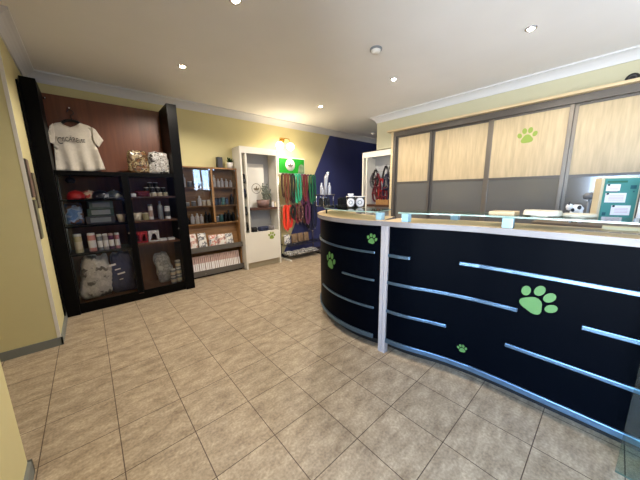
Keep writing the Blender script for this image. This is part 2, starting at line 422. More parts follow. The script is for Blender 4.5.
for x, y in ((1.455, .072), (1.459, .039)):
    o = obj('post', box(x-.018, x+.03, y-.016, y+.016, 0, 1.11, .003), mat('post_white', (172, 164, 162), .4), ct)
flat = lambda y0, z0: (lambda a, b, h: (fx(y0-a)-h, y0-a, z0+b))
curv = lambda th, z0: (lambda a, b, h: (CX-(RR+h)*math.cos(th-a/RR), CY+(RR+h)*math.sin(th-a/RR), z0+b))
paw(ct, flat(-.9, .727), .185, M_PAW, R(32)); paw(ct, flat(-.532, .249), .062, M_PAW, R(-8))
paw(ct, curv(R(-13.2), .985), .09, M_PAW, R(12)); paw(ct, curv(R(16), .70), .175, M_PAW, R(6))

gs = thing('glass_counter_shelf', 'clear glass shelf on pale blue blocks along the straight counter top', 'glass shelf', (1.75, -.9, 1.14))
o = obj('glass_plate', ribbon(off(.035, -.02), off(.33, -.02), 1.2, 1.21), [M_GLG, M_GLEDGE], gs)
for p in o.data.polygons:
    if abs(p.normal.z) < .5: p.material_index = 1
for x, y in ((fx(-.09)+.03, -.09), (1.63, -.71), (1.64, -1.5), (1.88, -.3), (1.9, -1.5)):
    obj('support_block', box(x-.024, x+.024, y-.028, y+.028, 1.14, 1.2, .004), M_BLUEBLK, gs)
gs2 = thing('curved_glass_counter_shelf', 'curved clear glass shelf over the rounded end of the counter', 'glass shelf', (1.6, .6, 1.14))
o = obj('glass_plate', ribbon(arc(RR-.035, R(-15), R(82)), arc(RR-.36, R(-15), R(82)), 1.2, 1.21), [M_GLG, M_GLEDGE], gs2)
for p in o.data.polygons:
    if abs(p.normal.z) < .5: p.material_index = 1
for a in (-15.5, 38, 78):
    x, y = CX-(RR-.07)*math.cos(R(a)), CY+(RR-.07)*math.sin(R(a))
    obj('support_block', box(x-.024, x+.024, y-.028, y+.028, 1.14, 1.2, .004) if a < 0 else lathe([(0, 0), (.009, 0), (.009, .06), (0, .06)], (x, y, 1.14), 12), M_BLUEBLK if a < 0 else M_BLKP, gs2)

# ------------------------------------------------------------------ black display cabinet
cb = thing('display_cabinet', 'tall black display cabinet with mahogany upper board and glass doors at left', 'display cabinet', (.05, 3.1, 0))
obj('side_post', box(-.64, -.525, 2.85, 3.43, 0, 2.52, .003), M_BLACK, cb)
obj('side_post', box(.62, .735, 2.85, 3.43, 0, 2.52, .003), M_BLACK, cb)
obj('wall_board', box(-.648, -.636, 2.70, 2.83, .08, 2.44), M_BLACK, cb)
obj('upper_back_board', box(-.524, .619, 3.31, 3.34, 1.64, 2.515), M_BROWN, cb)
obj('lower_back_board', box(-.524, .619, 3.31, 3.34, .05, 1.61), M_BROWN2, cb)
obj('cabinet_top', box(-.524, .619, 2.87, 3.34, 1.605, 1.64, .003), M_BLACK, cb)
obj('plinth', box(-.524, .619, 2.88, 3.31, 0, .085), M_BLACK, cb)
obj('cabinet_floor', box(-.524, .619, 2.885, 3.31, .086, .1), M_BROWN2, cb)
obj('stile', box(.055, .107, 2.86, 3.31, .1, 1.604), M_BLACK, cb)
for z in (1.325, 1.03, .70): obj('shelf', box(-.523, .054, 2.9, 3.309, z-.02, z), M_BLACK, cb)
for z in (1.345, 1.035, .735): obj('shelf', box(.108, .618, 2.9, 3.309, z-.02, z), M_BROWN2 if z < 1.1 else M_DKWOOD, cb)
for x0, x1 in ((-.523, .054), (.108, .618)):
    f = B(); add_box(f, x0, x0+.008, 2.855, 2.875, .085, 1.603); add_box(f, x1-.008, x1, 2.855, 2.875, .085, 1.603)
    add_box(f, x0+.008, x1-.008, 2.855, 2.875, .085, .125); add_box(f, x0+.008, x1-.008, 2.855, 2.875, 1.593, 1.603)
    d = obj('glass_door', f, M_BLACK, cb)
    obj('pane', box(x0+.008, x1-.008, 2.863, 2.868, .125, 1.593), M_GLC, d)
    obj('lock', lathe([(0, 0), (.009, 0), (.009, .012), (0, .012)], M=Matrix.Translation((x1-.015, 2.855, .9)) @ Matrix.Rotation(PI/2, 4, 'X'), seg=12), M_CHROME, d)
for x, z in ((-.505, 2.456), (-.314, 2.385)):
    obj('stud', lathe([(0, 0), (.012, 0), (.014, .015), (.009, .03), (0, .032)], M=Matrix.Translation((x, 3.31, z)) @ Matrix.Rotation(PI/2, 4, 'X'), seg=12), M_CHROME, cb)

# T-shirt on its hanger
hg = thing('coat_hanger', 'black hanger inside the white T-shirt on the cabinet board', 'hanger', (-.31, 3.27, 2.385))
obj('hook', tube([(-.31, 3.285, 2.235), (-.31, 3.285, 2.31)] + [(-.31+.028*math.sin(a)-.0, 3.285, 2.338-.028*math.cos(a)) for a in [i*PI/8 for i in range(0, 13)]], .004), M_BLKP, hg)
obj('shoulder_bar', tube([(-.47, 3.283, 2.15), (-.42, 3.284, 2.19), (-.36, 3.285, 2.242), (-.31, 3.285, 2.25), (-.26, 3.285, 2.242), (-.2, 3.284, 2.19), (-.15, 3.283, 2.15)], .015), M_BLKP, hg)
ts = thing('t_shirt', 'white T-shirt with dark hand lettering, hung on the mahogany board', 'T-shirt', (-.3, 3.27, 1.66))
def cloth(poly, y0, thick=.012):
    bm = B(); f = bm.faces.new([bm.verts.new((x, 0, z)) for x, z in poly]); bmesh.ops.triangulate(bm, faces=[f])
    for _ in range(4):
        bmesh.ops.subdivide_edges(bm, edges=[e for e in bm.edges if e.calc_length() > .05], cuts=1)
        bmesh.ops.triangulate(bm, faces=bm.faces)
    bmesh.ops.solidify(bm, geom=list(bm.faces), thickness=thick); bmesh.ops.recalc_face_normals(bm, faces=bm.faces)
    for v in bm.verts:
        low = max(0, 2.1-v.co.z)
        v.co.y += y0 + .045*low*math.sin(v.co.x*46+2*v.co.z) + .008*noise.noise(v.co*9)
    for f in bm.faces: f.smooth = True
    return bm
obj('shirt_body', cloth([(-.41, 2.207), (-.39, 2.18), (-.335, 2.158), (-.28, 2.18), (-.239, 2.222), (-.17, 2.206), (-.125, 2.18), (-.135, 2.08), (-.145, 1.98), (-.135, 1.88), (-.108, 1.78), (-.068, 1.69), (-.2, 1.665), (-.36, 1.655), (-.52, 1.665), (-.505, 1.8), (-.485, 1.95), (-.48, 2.05), (-.485, 2.165), (-.46, 2.19)], 3.255), M_TSHIRT, ts)
obj('sleeve', cloth([(-.135, 2.19), (-.105, 2.165), (-.075, 2.1), (-.045, 2.045), (-.1, 1.955), (-.128, 1.99), (-.145, 2.05)], 3.24), M_TSHIRT, ts)
obj('sleeve', cloth([(-.475, 2.185), (-.505, 2.15), (-.525, 2.07), (-.55, 1.985), (-.492, 1.955), (-.475, 2.04)], 3.24), M_TSHIRT, ts)
obj('neck_rib', tube([(-.412, 3.246, 2.205), (-.39, 3.244, 2.178), (-.335, 3.242, 2.156), (-.28, 3.244, 2.178), (-.237, 3.246, 2.22)], .006, 6), M_TSHIRT, ts)
def text_bm(s, size, ext=.0005):
    cu = bpy.data.curves.new('t', 'FONT'); cu.body = s; cu.size = size; cu.extrude = ext; cu.align_x = 'CENTER'; cu.align_y = 'CENTER'
    o = bpy.data.objects.new('t', cu); C.objects.link(o); dg = bpy.context.evaluated_depsgraph_get()
    me = bpy.data.meshes.new_from_object(o.evaluated_get(dg)); bm = B(); bm.from_mesh(me)
    bpy.data.objects.remove(o); bpy.data.curves.remove(cu); bpy.data.meshes.remove(me)
    return bm
x = -.462; i = 0
for ch, sz, dz in (('C', .105, -.02), ('I', .06, 0), ('S', .065, 0), ('C', .07, .004), ('Ä', .078, .008), ('R', .08, .004), ('E', .075, 0), ('U', .06, -.002), ('S', .058, 0), ('E', .06, 0)):
    bm = text_bm(ch, sz, .0012); w = max(v.co.x for v in bm.verts)-min(v.co.x for v in bm.verts)
    w *= .62; bm.transform(Matrix.Diagonal((.62, 1, 1, 1))); bm.transform(Matrix.Translation((x+w/2, 3.228, 2.015+dz)) @ Matrix.Rotation(R(8*math.sin(i*2.1)), 4, 'Y') @ Matrix.Rotation(PI/2, 4, 'X'))
    obj('letter', bm, M_INK, ts); x += w*.96+.004; i += 1

# ------------------------------------------------------------------ goods: factories
def bottle(name, label, cat, loc, r, h, body, cap, group=None, kind='bottle', band=None):
    t = thing(name, label, cat, loc, random.uniform(-.6, .6), group)
    if kind == 'bottle': pr, hc = [(0, 0), (r*.95, 0), (r, r*.12), (r, h*.66), (r*.85, h*.74), (r*.38, h*.8), (r*.38, h*.83), (0, h*.83)], (h*.83, h, r*.46)
    elif kind == 'tin': pr, hc = [(0, 0), (r*.97, 0), (r, .004), (r, h*.86), (r*.98, h*.87), (0, h*.87)], (h*.87, h, r*1.02)
    else: pr, hc = [(0, 0), (r*.8, 0), (r*.95, h*.05), (r, h*.3), (r, h*.72), (r*.8, h*.8), (0, h*.8)], (h*.8, h, r*.85)
    obj('body', lathe(pr, seg=16), body, t, True)
    obj('cap', lathe([(0, hc[0]), (hc[2], hc[0]), (hc[2]*.96, hc[1]-.004), (hc[2]*.85, hc[1]), (0, hc[1])], seg=16), cap, t, True)
    if band: obj('printed_label', lathe([(r*1.012, h*.2), (r*1.012, h*.6)], seg=16), band, t, True)
    return t
def carton(name, label, cat, loc, w, d, h, m, face=None, group=None, rz=0):
    t = thing(name, label, cat, loc, rz, group)
    obj('carton_body', box(-w/2, w/2, -d/2, d/2, 0, h, .002), m, t, True)
    if face: obj('printed_panel', box(-w*.36, w*.36, -d/2-.0015, -d/2, h*.18, h*.82), face, t, True)
    return t
def bag(name, label, cat, loc, w, h, d, m, seed, rz=0, tilt=0, group=None, band=None, slump=0, wr=.012, lean=0):
    t = thing(name, label, cat, loc, rz, group)
    bm = puffy(w, h, d, seed, wr=wr, slump=slump, n=20 if slump else 14)
    if lean: bm.transform(Matrix.Rotation(lean, 4, 'Y'))
    if tilt: bm.transform(Matrix.Rotation(tilt, 4, 'X'))
    obj('pouch', bm, m, t, True)
    bm = box(-w*(.3 if slump else .42), w*(.3 if slump else .42), -.004, .004, h*(.9 if slump else .97), h*(.96 if slump else 1.03), .001)
    if lean: bm.transform(Matrix.Rotation(lean, 4, 'Y'))
    if tilt: bm.transform(Matrix.Rotation(tilt, 4, 'X'))
    obj('top_seal', bm, band or m, t, True)
    return t
def cap_hat(label, loc, m, brim, rz=0):
    t = thing('baseball_cap', label, 'cap', loc, rz)
    obj('crown', lathe([(.082, 0), (.086, .02), (.08, .055), (.06, .085), (.03, .1), (0, .103)], seg=20), m, t, True)
    bm = B(); top, bot = [], []
    n = 12
    for i in range(n+1):
        a = -PI*.82 + PI*.64*i/n
        for rr, lst in ((.08, top), (.155, bot)): lst.append(bm.verts.new((rr*math.cos(a)*1.0, rr*math.sin(a), .01-.018*(rr > .1)*abs(math.cos(a))*1.4)))
    for i in range(n): bm.faces.new((top[i], top[i+1], bot[i+1], bot[i]))
    bmesh.ops.solidify(bm, geom=list(bm.faces), thickness=.005); bm.transform(Matrix.Translation((0, 0, .006)))
    obj('brim', bm, brim, t, True)
    obj('top_button', ball(.008, (0, 0, .104)), brim, t, True)
    return t
def bowl(label, loc, r, h, m, cat='bowl', group=None):
    t = lathe([(0, 0), (r*.62, 0), (r*.72, h*.1), (r, h), (r*.93, h), (r*.62, h*.16), (0, h*.12)], loc, 24)
    return tag(obj('bowl', t, m), label, cat, group)

# ------------------------------------------------------------------ goods in the black cabinet
cap_hat('red baseball cap on the top left shelf of the black cabinet', (-.385, 3.05, 1.325), M_RED, M_RED, .5)
cap_hat('cream and red cap beside the red cap in the black cabinet', (-.265, 3.12, 1.325), patch_mat('cream_red_print', [(200, 182, 160), (170, 50, 44), (210, 196, 178)], 10), M_CREAM, .4)
cap_hat('navy cap with pale mark in the middle of the cabinet hat shelf', (-.165, 3.04, 1.325), patch_mat('navy_white_print', [(24, 26, 40), (28, 30, 48), (200, 200, 205)], 12), M_NAVYF, .2)
cap_hat('grey cap at the right end of the cabinet hat shelf', (-.03, 3.06, 1.325), patch_mat('grey_teal_print', [(82, 92, 92), (60, 74, 78), (176, 180, 176)], 9), M_WHITEP, 0)
t = thing('round_pouch', 'dark round pouch hung under the cabinet top at left', 'pouch', (-.41, 3.0, 1.605))
obj('pouch_body', ball(.045, (-.41, 3.0, 1.545), 1, 1, .75) if False else lathe([(0, -.035), (.03, -.03), (.046, 0), (.03, .03), (0, .036)], (-.41, 3.0, 1.54)), M_BLKF, t)
obj('strap', tube([(-.41, 3.0, 1.57), (-.41, 3.0, 1.606)], .005, 6), M_BLKP, t)
bag('gift_bag', 'light blue patterned bag on second shelf of the black cabinet', 'bag', (-.43, 3.08, 1.03), .16, .25, .1, patch_mat('blue_print', [(92, 128, 178), (150, 170, 200), (120, 86, 70), (70, 90, 130)], 9), 3)
for i, (z, c_, w_) in enumerate(((1.031, M_DKGREY, 'bottom'), (1.123, mat('bottle_green', (44, 66, 58), .5), 'middle'), (1.213, mat('grey_green', (86, 104, 98), .5), 'top'))):
    carton('flat_carton', f'dull green carton, {w_} of the stack beside the blue bag', 'box', (-.2+.008*i, 3.1, z), .27-.02*i, .16, .087, c_, M_GREYP, rz=.05*i)
bowl('white feeding bowl left of the cabinet stile on the second shelf', (.002, 3.04, 1.03), .048, .1, M_CREAM)
for i, (x, c_, lab) in enumerate(((-.44, mat('tin_cream', (196, 182, 140), .4), 'cream tin with pale lid, first in the cabinet tin row'), (-.318, mat('tin_pink', (206, 140, 130), .4), 'pink and white tin, second in the cabinet tin row'), (-.245, M_GREYP, 'grey tube tin, third in the cabinet tin row'), (-.19, mat('tin_silver', (178, 170, 168), .4), 'silver tin, fourth in the cabinet tin row'), (-.135, M_PURPF, 'plum tin, fifth in the cabinet tin row'), (-.075, mat('tin_rose', (176, 110, 120), .4), 'rose tin, last in the cabinet tin row'))):
    bottle('storage_tin', lab, 'tin', (x, 3.03, .70), .037 if i < 2 else .025, .225 if i < 2 else .2, c_, M_WHITEP if i != 4 else M_PINK, 'tins on the third left shelf', 'tin', M_CREAM if i == 0 else M_PAPER)
bag('food_sack', 'large crumpled white sack with dark print in the cabinet bottom', 'sack', (-.335, 3.08, .1), .32, .54, .22, patch_mat('white_sack_print', [(206, 200, 190), (222, 216, 208), (196, 190, 182), (214, 208, 200), (110, 104, 98)], 9, .3, 0, .8, True), 5, .12, -.06, slump=.55, wr=.03)
t = bag('food_sack', 'navy blue sack with white lettering beside the white sack', 'sack', (-.06, 3.08, .1), .27, .54, .17, mat('navy_sack_film', (44, 54, 92), .35, var=.15, scale=20, bump=.3), 9, -.05, -.05, None, M_CREAM, slump=.45, wr=.02)
for z0, z1, x0, x1 in ((.40, .425, -.07, .0), (.335, .35, -.03, .03), (.27, .29, -.02, .06), (.2, .21, -.02, .02)):
    obj('printed_line', box(x0, x1, -.109, -.106, z0, z1, 0, Matrix.Rotation(R(-9), 4, 'Y')), M_PAPER, t, True)
carton('small_carton', 'small white carton at left of the upper right cabinet shelf', 'box', (.155, 2.96, 1.345), .05, .05, .04, M_WHITEP)
tag(obj('folded_cloth', puffy(.17, .075, .16, 4), M_MAROON), 'folded dark red cloth on the upper right cabinet shelf', 'cloth').location = (.265, 3.05, 1.345)
k = 0
for z, xs, cm in ((1.345, (.33, .40, .47, .54), M_CREAM), (1.401, (.32, .385, .45, .515), M_BLKP), (1.467, (.365, .43), M_BLKP)):
    for i, x in enumerate(xs):
        row = {1.345: 'bottom', 1.401: 'middle', 1.467: 'top'}[z]
        bottle('small_tub', f"small {'cream' if cm is M_CREAM else 'black'} tub, {['first','second','third','fourth'][i]} from left in the {row} row of the tub pyramid", 'tub', (x, 3.08, z), .03, .055 if z < 1.4 else .065, cm, M_WHITEP if cm is M_BLKP else M_PAPER, 'tub pyramid in the cabinet', 'tin')
bowl('cream feeding bowl at left of the second right cabinet shelf', (.165, 3.03, 1.035), .06, .1, M_CREAM)
bottle('tub', 'beige round tub beside the cream bowl', 'tub', (.265, 3.04, 1.035), .036, .095, mat('beige_tub', (168, 158, 120), .5), M_CREAM, None, 'tin')
bottle('tube', 'white tall tube beside the beige tub', 'tube', (.33, 3.05, 1.035), .027, .205, M_PAPER, M_GREYP, None, 'tin', M_PINK)
bottle('bottle', 'tall grey bottle on the second right cabinet shelf', 'bottle', (.445, 3.05, 1.035), .033, .245, M_GREYP, M_GREYP)
bottle('tin', 'white tin with dark label, right of the grey bottle', 'tin', (.52, 3.0, 1.035), .034, .175, M_PAPER, M_WHITEP, None, 'tin', M_DKGREY)
for x, w, lab in ((.14, .06, 'narrow red carton at left of the third right cabinet shelf'), (.212, .08, 'middle red carton with white front on third cabinet shelf'), (.325, .125, 'widest red and white carton on third cabinet shelf')):
    t = carton('treat_carton', lab, 'box', (x, 3.04, .735), w, .06, .15, M_RED if w < .12 else M_PAPER, None)
    obj('printed_panel', prism([(-w*.36, .02), (w*.36, .02), (w*.12, .11), (-w*.12, .11)], -.0015, 0, Matrix.Translation((0, -.03, 0)) @ Matrix.Rotation(PI/2, 4, 'X')), M_PAPER if w < .12 else M_RED, t, True)
for x, lab in ((.43, 'flat white carton right of the red cartons'), (.53, 'flat white carton at right end of third cabinet shelf')): carton('flat_carton', lab, 'box', (x, 3.02, .735), .08, .08, .03, M_PAPER, None)
bag('treat_bag', 'pale grey treat bag leaning in the bottom right of the cabinet', 'bag', (.45, 3.12, .1), .21, .45, .09, patch_mat('grey_bag_print', [(150, 150, 148), (170, 170, 168), (128, 128, 126), (180, 180, 176)], 14, .3, 0, .5, True), 12, -.1, -.08, slump=.2, lean=R(-9))
for x, y, n in ((.495, 2.98, 2), (.575, 3.01, 3)):
    for i in range(n):
        bottle('food_can', f"grey food can, {['bottom', 'middle', 'top'][i] if n == 3 else ['lower', 'upper'][i]} of the {'tall right' if n == 3 else 'short left'} can stack", 'can', (x, y, .1+i*.108), .035, .106, M_GREYP, M_WHITEP, 'food cans in the cabinet bottom', 'tin', M_CREAM)
bag('treat_bag', 'brown and gold printed bag on top of the black cabinet', 'bag', (.265, 3.05, 1.64), .24, .29, .075, patch_mat('brown_gold_print', [(56, 38, 26), (120, 84, 52), (30, 24, 20), (170, 150, 110), (80, 60, 44)], 17, .25, 0, .5, True), 21, .1, slump=.2)
bag('treat_bag', 'silver grey printed bag on top of the black cabinet', 'bag', (.495, 3.05, 1.64), .25, .29, .075, patch_mat('silver_print', [(150, 146, 142), (186, 182, 178), (120, 116, 112), (206, 204, 200), (60, 56, 54)], 17, .25, 0, .5, True), 27, -.1, slump=.2)

# ------------------------------------------------------------------ notices on the left wall
for y0, y1, z0, z1, m_, lab in ((2.17, 2.30, 1.36, 1.68, mat('brown_poster', (120, 96, 84), .5, var=.2, scale=9), 'brown framed notice, upper one next to the wall corner'), (2.17, 2.30, 1.0, 1.34, mat('sage_poster', (116, 116, 92), .5, var=.2, scale=9), 'grey green framed notice under the brown notice'), (2.40, 2.52, 1.26, 1.58, mat('tan_poster', (128, 118, 96), .5, var=.2, scale=9), 'tan framed notice nearest the black cabinet')):
    t = thing('wall_notice', lab, 'notice', (XL, (y0+y1)/2, z0))
    obj('frame', box(XL+.001, XL+.014, y0, y1, z0, z1, .002), mat('notice_frame', (74, 66, 56), .5), t)
    obj('sheet', box(XL+.0141, XL+.016, y0+.008, y1-.008, z0+.008, z1-.008), m_, t)

# ------------------------------------------------------------------ oak shelf unit with leaflet racks
ou = thing('oak_shelf_unit', 'oak wall unit with glass doors above and two sloping racks below', 'shelf unit', (1.29, 3.35, 0))
X0, X1, XM = .80, 1.70, 1.272
obj('back_board', box(X0, X1, 3.425, 3.445, .05, 1.79), M_OAK, ou)
obj('side_board', box(X0, X0+.022, 3.29, 3.425, 0, 1.79), M_OAK, ou)
obj('side_board', box(X1-.022, X1, 3.29, 3.425, 0, 1.79), M_OAK, ou)
obj('divider', box(XM-.016, XM+.016, 3.29, 3.425, .9, 1.768), M_OAK, ou)
obj('unit_top', box(X0, X1, 3.28, 3.445, 1.769, 1.79), M_OAK, ou)
for z in (1.475, 1.178, .89):
    for xa, xb in ((X0+.023, XM-.017), (XM+.017, X1-.023)): obj('shelf', box(xa, xb, 3.292, 3.424, z-.02, z), M_OAK, ou)
for xa, xb in ((X0+.024, XM-.018), (XM+.018, X1-.024)):
    p = obj('glass_door', box(xa, xb, 3.282, 3.287, .895, 1.765), M_GL, ou)
    for xh in (xa+.015, xb-.015): obj('clip', box(xh-.012, xh+.012, 3.276, 3.282, 1.74, 1.764, .002), M_CHROME, p)
for zt, zb, nm in ((.515, .43, 'rack_rail'), (.12, .03, 'rack_rail')):
    obj(nm, box(X0, X1, 3.235, 3.25, zb, zt, .002), M_RACKGREY, ou)
    obj('rack_floor', box(X0+.023, X1-.023, 3.25, 3.42, zb-.001, zb+.012), M_RACKGREY, ou)
    M_ = Matrix.Translation((0, 3.36, zb+.02)) @ Matrix.Rotation(R(-10), 4, 'X')
    obj('rack_slope', box(X0+.024, X1-.024, -.004, .004, 0, .36, 0, M_), M_OAK, ou)
obj('kick_board', box(X0+.03, X1-.03, 3.27, 3.285, 0, .03), M_BLACK, ou)

# packets in the lower rack and bags in the upper rack
pk = thing('leaflet_packet', 'slim white and pink packet standing in the bottom sloping rack', 'packet', (.86, 3.3, .044), 0, 'packets in the bottom rack')
Mt = Matrix.Rotation(R(-14), 4, 'X') @ Matrix.Rotation(R(12), 4, 'Y')
obj('sleeve', box(-.011, .011, -.06, .03, .0, .31, .002, Matrix.Rotation(R(-10), 4, 'X')), M_PINK, pk, True)
obj('card', box(-.0115, .0115, -.0635, -.0595, .004, .19, .001, Matrix.Rotation(R(-10), 4, 'X')), M_PAPER, pk, True)
for i in range(1, 25): dup(pk, (.86+i*.0318, 3.3+random.uniform(-.004, .004), .044), random.uniform(-.1, .1))
rb = [patch_mat('rack_bag_a', [(214, 208, 202), (226, 222, 216), (200, 160, 150), (120, 90, 84)], 14), patch_mat('rack_bag_b', [(206, 204, 204), (110, 110, 116), (220, 218, 214), (226, 222, 220)], 14), patch_mat('rack_bag_c', [(222, 214, 206), (196, 120, 108), (214, 208, 202), (90, 90, 100)], 14)]
for i, x in enumerate((.90, 1.05, 1.215, 1.36, 1.50)):
    bag('treat_bag', f"white printed bag, {['first', 'second', 'third', 'fourth', 'last'][i]} from left in the middle sloping rack", 'bag', (x, 3.31, .445), .145, .28 if i in (0, 1) else .23, .06, rb[i % 3], 40+i, random.uniform(-.2, .2), -.16, 'bags in the middle rack')
# bottles on the glass-fronted shelves
def row(z, xs, specs, where):
    for i, (x, s) in enumerate(zip(xs, specs)):
        r, h, body, cap, kind, word = s
        bottle('bottle' if kind != 'tin' else 'jar', f"{word}, {['first', 'second', 'third', 'fourth', 'fifth', 'sixth', 'seventh'][i]} from left on the {where}", 'bottle' if kind != 'tin' else 'jar', (x, 3.36+.012*(i % 2), z), r, h, body, cap, 'goods on the oak unit shelves', kind)
W = lambda h=.12, r=.026: (r, h, M_PAPER, M_WHITEP, 'bottle', 'white bottle')
K = lambda h=.12, r=.028: (r, h, M_BLKP, M_DKGREY, 'bottle', 'black bottle')
BL = (.034, .12, mat('slate_blue_plastic', (58, 78, 104), .35), M_DKGREY, 'tub', 'slate blue tub')
TE = (.04, .13, mat('dull_teal_plastic', (66, 116, 116), .35), M_GREYP, 'tin', 'dull teal jar')
GY = lambda h=.1: (.034, h, M_GREYP, M_WHITEP, 'tin', 'grey jar')
CR = (.03, .09, M_CREAM, M_WHITEP, 'tin', 'cream jar')
row(1.475, (.86, .95, 1.03, 1.11, 1.19), (W(.2, .03), GY(.09), GY(.12), GY(.08), GY(.11)), 'top left shelf of the oak unit')
row(1.475, (1.33, 1.40, 1.46, 1.54, 1.61), (W(.2, .024), W(.14), W(.15), W(.14), W(.12)), 'top right shelf of the oak unit')
row(1.178, (.88, .98, 1.07, 1.14, 1.21), (GY(.06), GY(.08), W(.16, .03), CR, CR), 'middle left shelf of the oak unit')
row(1.178, (1.32, 1.39, 1.45, 1.52, 1.61), (BL, BL, TE, BL, K(.18, .034)), 'middle right shelf of the oak unit')
row(.89, (.87, .94, 1.01, 1.08, 1.15, 1.21), (K(.1), W(.16, .03), W(.17, .03), W(.15, .028), K(.19), K(.17)), 'bottom left shelf of the oak unit')
row(.89, (1.33, 1.40, 1.47, 1.54, 1.61), (GY(.1), TE, K(.16, .036), K(.19, .034), K(.15, .036)), 'bottom right shelf of the oak unit')
# on top of it
t = thing('speaker', 'small black box standing on the oak unit beside the plant', 'box', (1.44, 3.36, 1.79))
obj('box_body', box(1.40, 1.485, 3.32, 3.4, 1.79, 1.965, .004), M_BLKP, t); obj('front_face', box(1.407, 1.478, 3.317, 3.32, 1.8, 1.955), M_DKGREY, t)
t = thing('potted_plant', 'small green plant in a white pot on the oak unit', 'plant', (1.625, 3.36, 1.79))
obj('pot', lathe([(0, 0), (.045, 0), (.055, .1), (.05, .1), (.045, .085), (0, .085)], (1.625, 3.36, 1.79)), M_WHITEP, t)
bm = B(); rn = random.Random(3)
for i in range(26):
    a = rn.uniform(0, 2*PI); l = rn.uniform(.06, .13); e = rn.uniform(.5, 1.4)
    p0 = Vector((1.625, 3.36, 1.875)); d = Vector((math.cos(a)*math.cos(e), math.sin(a)*math.cos(e)*.6, math.sin(e))); s_ = d.cross(Vector((0, 0, 1))).normalized()*.014
    p1 = p0+d*l*.55; p2 = p0+d*l
    bm.faces.new([bm.verts.new(v) for v in (p0, p1+s_, p2, p1-s_)])
bmesh.ops.solidify(bm, geom=list(bm.faces), thickness=.002)
obj('foliage', bm, mat('leaf_green', (44, 84, 40), .5, var=.3, scale=30), t)

# ------------------------------------------------------------------ white display towers
def tower(name, label, pawed, loc, rz):
    """built facing -y with its base centre at the origin: width .73, depth .3, height 2.148"""
    t = thing(name, label, 'display unit', (0, 0, 0))
    w, d, h = .365, .295, 2.148
    f = lambda n, *a, m=M_WHITE, **k_: obj(n, box(*a), m, t, True)
    f('side_panel', -w, -w+.03, 0, d, 0, h-.0); f('side_panel', w-.03, w, 0, d, 0, h)
    f('top_panel', -w+.03, w-.03, 0, d, h-.03, h); f('fascia', -w+.03, w-.03, 0, .02, h-.105, h-.03)
    f('back_panel', -w+.03, w-.03, d-.015, d, .1, h-.03, m=mat('grey_white_board', (168, 168, 168), .5))
    f('divider', -w+.095, -w+.122, 0, d-.015, .67, h-.105)
    f('shelf', -w+.122, w-.03, .01, d-.015, 1.065, 1.105, m=M_DKWOOD)
    f('compartment_floor', -w+.03, w-.03, .02, d-.015, .645, .665)
    dd = f('lower_door', -w+.032, w-.032, 0, .02, .115, .664)
    f('plinth', -w+.03, w-.03, .05, .07, 0, .11, m=mat('plinth_beige', (178, 166, 140), .6))
    if pawed: paw(t, lambda a, b, h_: (.175+a, -h_, .572+b), .15, M_PAW2, R(4))
    t.location = loc; t.rotation_euler = (0, 0, rz)
    return t
tower('display_tower', 'white display tower with open shelves and paw print door at the back', True, (2.075, 3.137, 0), 0)
tower('display_tower', 'white display tower with hanging harnesses next to the wardrobe', False, (4.06, 2.075, 0), -PI/2)
# contents of the first tower
t = thing('logo_panel', 'white panel with round animal logo inside the back display tower', 'panel', (2.14, 3.39, 1.106))
obj('board', box(1.965, 2.29, 3.395, 3.403, 1.106, 1.9), M_WHITE, t)
def logo(parent, cx, y, cz, r, dark, ring=True):
    Mx = Matrix.Translation((cx, y, cz)) @ Matrix.Rotation(PI/2, 4, 'X')
    if ring:
        bm = B(); n = 40
        lo = [[bm.verts.new(Mx @ Vector((q*math.cos(2*PI*i/n), q*math.sin(2*PI*i/n), z))) for i in range(n)] for q, z in ((r*.9, 0), (r*.9, .0015), (r, .0015), (r, 0))]
        for a, b in zip(lo, lo[1:]):
            for i in range(n): bm.faces.new((a[i], a[(i+1) % n], b[(i+1) % n], b[i]))
        obj('logo_ring', bm, dark, parent)
    dog = [(-.62, -.05), (-.45, .1), (-.28, .02), (-.1, .12), (.0, .3), (.02, .52), (.1, .42), (.2, .38), (.14, .2), (.2, .02), (.36, .02), (.52, .2), (.66, .12), (.58, -.1), (.4, -.3), (.1, -.36), (-.3, -.34), (-.5, -.22)]
    obj('logo_animal', prism([(a*r, b*r) for a, b in dog], 0, .0015, Mx), dark, parent)
    obj('logo_bar', box(cx-r*.45, cx+r*.45, y-.0015, y, cz-r*.52, cz-r*.44), dark, parent)
logo(t, 2.118, 3.394, 1.453, .095, mat('logo_brown', (110, 96, 70), .6))
t = thing('gift_basket', 'brown basket of wrapped treats with grey-green sprigs on the dark shelf', 'basket', (2.13, 3.22, 1.105))
obj('basket_body', lathe([(0, 0), (.09, 0), (.115, .07), (.12, .14), (.112, .14), (.08, .02), (0, .02)], (2.165, 3.25, 1.105)), mat('pinkish_brown_wrap', (126, 98, 92), .3, var=.25, scale=25), t)
rn = random.Random(11)
for i in range(9):
    x, y = 2.275+rn.uniform(-.08, .07), 3.27+rn.uniform(-.04, .04); h_ = rn.uniform(.25, .42); bm = B()
    add_tube(bm, [(x, y, 1.2), (x+.01, y, 1.12+h_)], .003, 5)
    for k_ in range(9):
        z = 1.2+(h_-.08)*k_/8; a = k_*2.4
        bmesh.ops.create_icosphere(bm, subdivisions=1, radius=.017, matrix=Matrix.Translation((x+.018*math.cos(a), y+.018*math.sin(a), z)) @ Matrix.Diagonal((1, .6, 1.3, 1)))
    obj('sprig', bm, mat('grey_green_leaf', (98, 104, 92), .7, var=.25, scale=30), t)
for i, (x, h_, lab) in enumerate(((2.335, .12, 'white candle jar nearest the gift basket'), (2.385, .1, 'cream candle jar at the right end of the dark shelf'))): bottle('candle_jar', lab, 'jar', (x, 3.19, 1.105), .02, h_, M_CREAM if i else M_PAPER, M_BRASS, None, 'tin')
